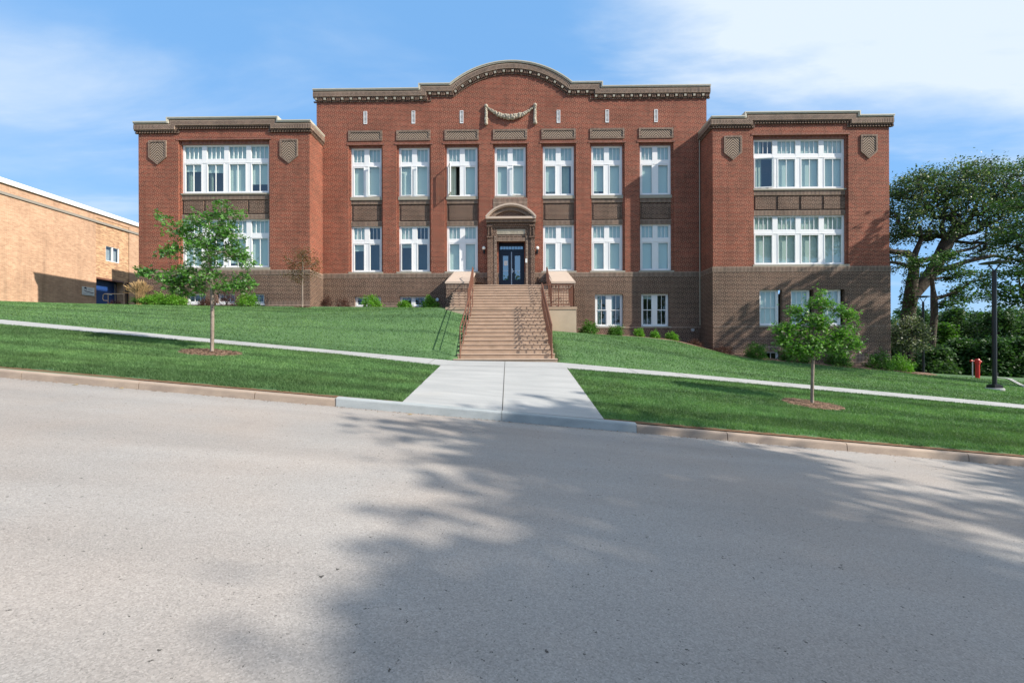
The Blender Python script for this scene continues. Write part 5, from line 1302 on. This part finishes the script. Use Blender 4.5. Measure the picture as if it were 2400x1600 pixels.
# mulch rings and beds
def disc(name, label, cx_, cy_, rx, ry, hgt, seed):
    rg_ = random.Random(seed); n = 40; root = MB(); P = []
    for ring, rr in ((0,1.),(1,.8),(2,.4)):
        for k in range(n):
            a = 2*pi*k/n; j = 1+.05*sin(3*a+seed)+.04*rg_.uniform(-1,1); x, y = cx_+cos(a)*rx*rr*j, cy_+sin(a)*ry*rr*j
            P.append((x, y, ztf(x,y)+(.004,.6*hgt,hgt)[ring]+rg_.uniform(-.004,.004)))
    for r_ in range(2):
        for k in range(n): k2 = (k+1)%n; root.face([P[r_*n+k],P[r_*n+k2],P[(r_+1)*n+k2],P[(r_+1)*n+k]])
    root.face([P[2*n+k] for k in range(n)])
    # chips
    for k in range(420):
        a = rg_.uniform(0,2*pi); q = sqrt(rg_.random())*.98; x, y = cx_+cos(a)*rx*q, cy_+sin(a)*ry*q; z = ztf(x,y)+hgt*(1-q*q*.6)+.005; t = rg_.uniform(0,pi); l_ = rg_.uniform(.015,.045); w = .008
        dx, dy = cos(t)*l_, sin(t)*l_; root.face([(x-dx-dy*.2,y-dy+dx*.2,z),(x+dx-dy*.2,y+dy+dx*.2,z+rg_.uniform(0,.02)),(x+dx+dy*.2,y+dy-dx*.2,z+.012),(x-dx+dy*.2,y-dy-dx*.2,z+.006)])
    o = root.build(name, M['mulch']); o['kind'] = 'stuff'; tag(o, label, 'mulch')
disc('mulch', 'ring of reddish bark mulch round the left young oak', -7.62, 11.5, .74, .52, .035, 1)
disc('mulch', 'ring of reddish bark mulch round the right young oak', 7.25, 11.0, .70, .46, .035, 2)
disc('mulch', 'thin patch of mulch round the rusty sapling', bx3, Ys, .45, .25, .02, 3)
def bed(name, label, pts, Yb, h=.04):
    m = MB(); n = len(pts)
    rg_ = random.Random(6)
    ed = []
    for (px, py, Yf) in pts:
        x = wp(px, py, Yf)[0]; ed.append((x, Yf))
    xs = np.linspace(ed[0][0], ed[-1][0], 160); yf = np.interp(xs, [e[0] for e in ed], [e[1] for e in ed])
    yf = yf+np.array([.04*sin(x*4)+rg_.uniform(-.02,.02) for x in xs])
    for i in range(159):
        a, b = xs[i], xs[i+1]
        prev = None
        for t0, t1 in ((0,.12),(.12,.5),(.5,1.)):
            q = []
            for (x, y0_, t) in ((a,yf[i],t0),(b,yf[i+1],t0),(b,yf[i+1],t1),(a,yf[i],t1)):
                y = y0_+(Yb(x)-y0_)*t; q.append((x, y, ztf(x,y)+(.003 if t == 0 else h*min(1,t*5))))
            m.face(q)
    o = m.build(name, M['mulch']); o['kind'] = 'stuff'; tag(o, label, 'mulch')
bed('mulch_bed', 'bark mulch bed along the foot of the building right of the stairs', [(1352,782,22.3),(1493,788,22.3),(1574,796,22.2),(1620,807,22.0),(1684,825,21.6),(1833,843,21.5),(2045,862,21.4),(2140,874,21.5),(2200,878,22.0)], lambda x: 24.9 if x < 10.6 else 23.1, .05)
bed('mulch_bed', 'narrow mulch bed along the foot of the building left of the stairs', [(300,715,22.6),(700,718,22.6),(1048,721,22.6)], lambda x: 23.9 if x < -9.5 else 24.9, .03)

# ------------------------------------------------------------------ lamp posts, red standpipe, far path
def lamp(px, py, Y, H, label, s=1.0):
    x, _ = wp(px, py, Y); z = ztf(x, Y); root = empty('lamp_post', (x,Y,z)); tag(root, label, 'lamp post', 'black lamp posts on the right lawn')
    m = MB(); m.lathe([(.001,-.1),(.29*s,-.1),(.29*s,.05),(.27*s,.07),(.001,.07)], (0,0,0), 20); m.build('footing', M['walk'], root)
    m = MB(); m.box(-.16*s,.16*s,-.16*s,.16*s,.06,.19); m.box(-.12*s,.12*s,-.12*s,.12*s,.19,.22); m.build('base_cover', M['darkmetal'], root)
    m = MB(); m.tube([(0,0,.2),(0,0,H-.42)], .072*s, 14); m.tube([(0,0,H-.42),(0,0,H-.36)], .065*s, 12); m.box(.08,.12,-.03,.03,.55,.68); m.build('pole', M['darkmetal'], root, False)
    m = MB()
    for a in (-1,1): m.tube([(0,0,H-.40),(a*.12*s,0,H-.26),(a*.27*s,0,H-.07)], .022*s, 8)
    m.build('arm', M['darkmetal'], root)
    m = MB(); m.lathe([(.001,H-.09),(.30*s,H-.10),(.44*s,H-.075),(.45*s,H-.055),(.30*s,H-.02),(.001,H+.01)], (0,0,0), 28); m.build('lamp_head', M['darkmetal'], root, True)
    return root
xq, zq_ = wp(2331, 903, 18.0); zg_ = ztf(xq, 18.0); Hl = wp(2331, 612, 18.0)[1]-zg_
lamp(2331, 903, 18.0, Hl, 'tall black lamp post with flat disc head near the path')
xq, _ = wp(2164, 860, 27.); lamp(2164, 860, 27., wp(2164, 693, 27.)[1]-ztf(xq, 27.), 'more distant thin black lamp post in front of the dogwood', .8)
Yh = 22.; xh, _ = wp(2291, 882, Yh); zh = ztf(xh, Yh); H_ = wp(2291, 842, Yh)[1]-zh; RP = empty('standpipe', (xh,Yh,zh)); tag(RP, 'red standpipe post with side cap on the right lawn', 'standpipe')
m = MB(); m.tube([(0,0,-.05),(0,0,H_-.03)], .085, 14); m.tube([(0,0,H_-.22),(0,0,H_-.03)], .105, 14); m.tube([(0,0,H_-.03),(0,0,H_+.03)], [.105,.065], 14); m.build('post', M['redpaint'], RP)
m = MB(); m.tube([(0,0,H_-.1),(.16,-.02,H_-.12)], .05, 10); m.tube([(0,-.0,H_-.1),(-.26,0,H_-.07)], .02, 8); m.tube([(-.26,0,H_-.07),(-.33,0,H_-.07)], .05, 10); m.build('outlet', M['redpaint'], RP)
m = MB(); m.tube([(-.24,0,-.05),(-.24,0,H_-.1)], .022, 8); m.build('support', M['alum'], RP)
mb = MB()
pth = [(wp(2335,885,23.5)[0],23.5),(wp(2365,890,22.)[0],22.),(wp(2400,902,19.5)[0],19.5),(27.,16.5),(36,15.)]
for (a, b) in zip(pth, pth[1:]):
    n = 6
    for i in range(n):
        p = [a[0]+(b[0]-a[0])*i/n, a[1]+(b[1]-a[1])*i/n]; q = [a[0]+(b[0]-a[0])*(i+1)/n, a[1]+(b[1]-a[1])*(i+1)/n]
        mb.face([(p[0],p[1],ztf(*p)+.03),(q[0],q[1],ztf(*q)+.03),(q[0]+.9,q[1]+.8,ztf(q[0]+.9,q[1]+.8)+.03),(p[0]+.9,p[1]+.8,ztf(p[0]+.9,p[1]+.8)+.03)])
struct(mb.build('side_path', M['walk']))
# fallen leaves by the kerb
rg_ = random.Random(12)
for k, (px, py) in enumerate(((283,905),(176,902),(960,955))):
    y = 7.9-.05*k; x = wp(px, py, y)[0]; z = float(zroad(np.array([x]), np.array([y]))[0])+.004; m = MB(); s = .05
    m.face([(x-s,y,z),(x,y-s*.5,z+.006),(x+s,y+.01,z+.004),(x+.01,y+s*.6,z+.018)])
    tag(m.build('fallen_leaf', M['plume']), ['fallen yellow leaf lying by the kerb on the left','fallen leaf furthest left on the street','fallen leaf by the new grey kerb'][k], 'leaf', 'fallen leaves by the kerb')

mb = MB(); rg_ = random.Random(21)
for k in range(900):
    x = rg_.uniform(-11, 11); y = 7.97-abs(rg_.gauss(0, .05))-(rg_.random() < .12)*rg_.uniform(0, 1.5)
    z = float(zroad(np.array([x]), np.array([y]))[0]); r_ = rg_.uniform(.004, .014); a = rg_.uniform(0, 6.28)
    mb.face([(x+cos(a+q)*r_*(1.8 if q in (0,) else 1), y+sin(a+q)*r_, z+.004+(.006 if q == 0 else 0)) for q in (0, 1.6, 3.1, 4.7)])
o = mb.build('grit', M['mulch']); o['kind'] = 'stuff'; tag(o, 'brown grit and leaf crumbs lying along the gutter', 'grit')
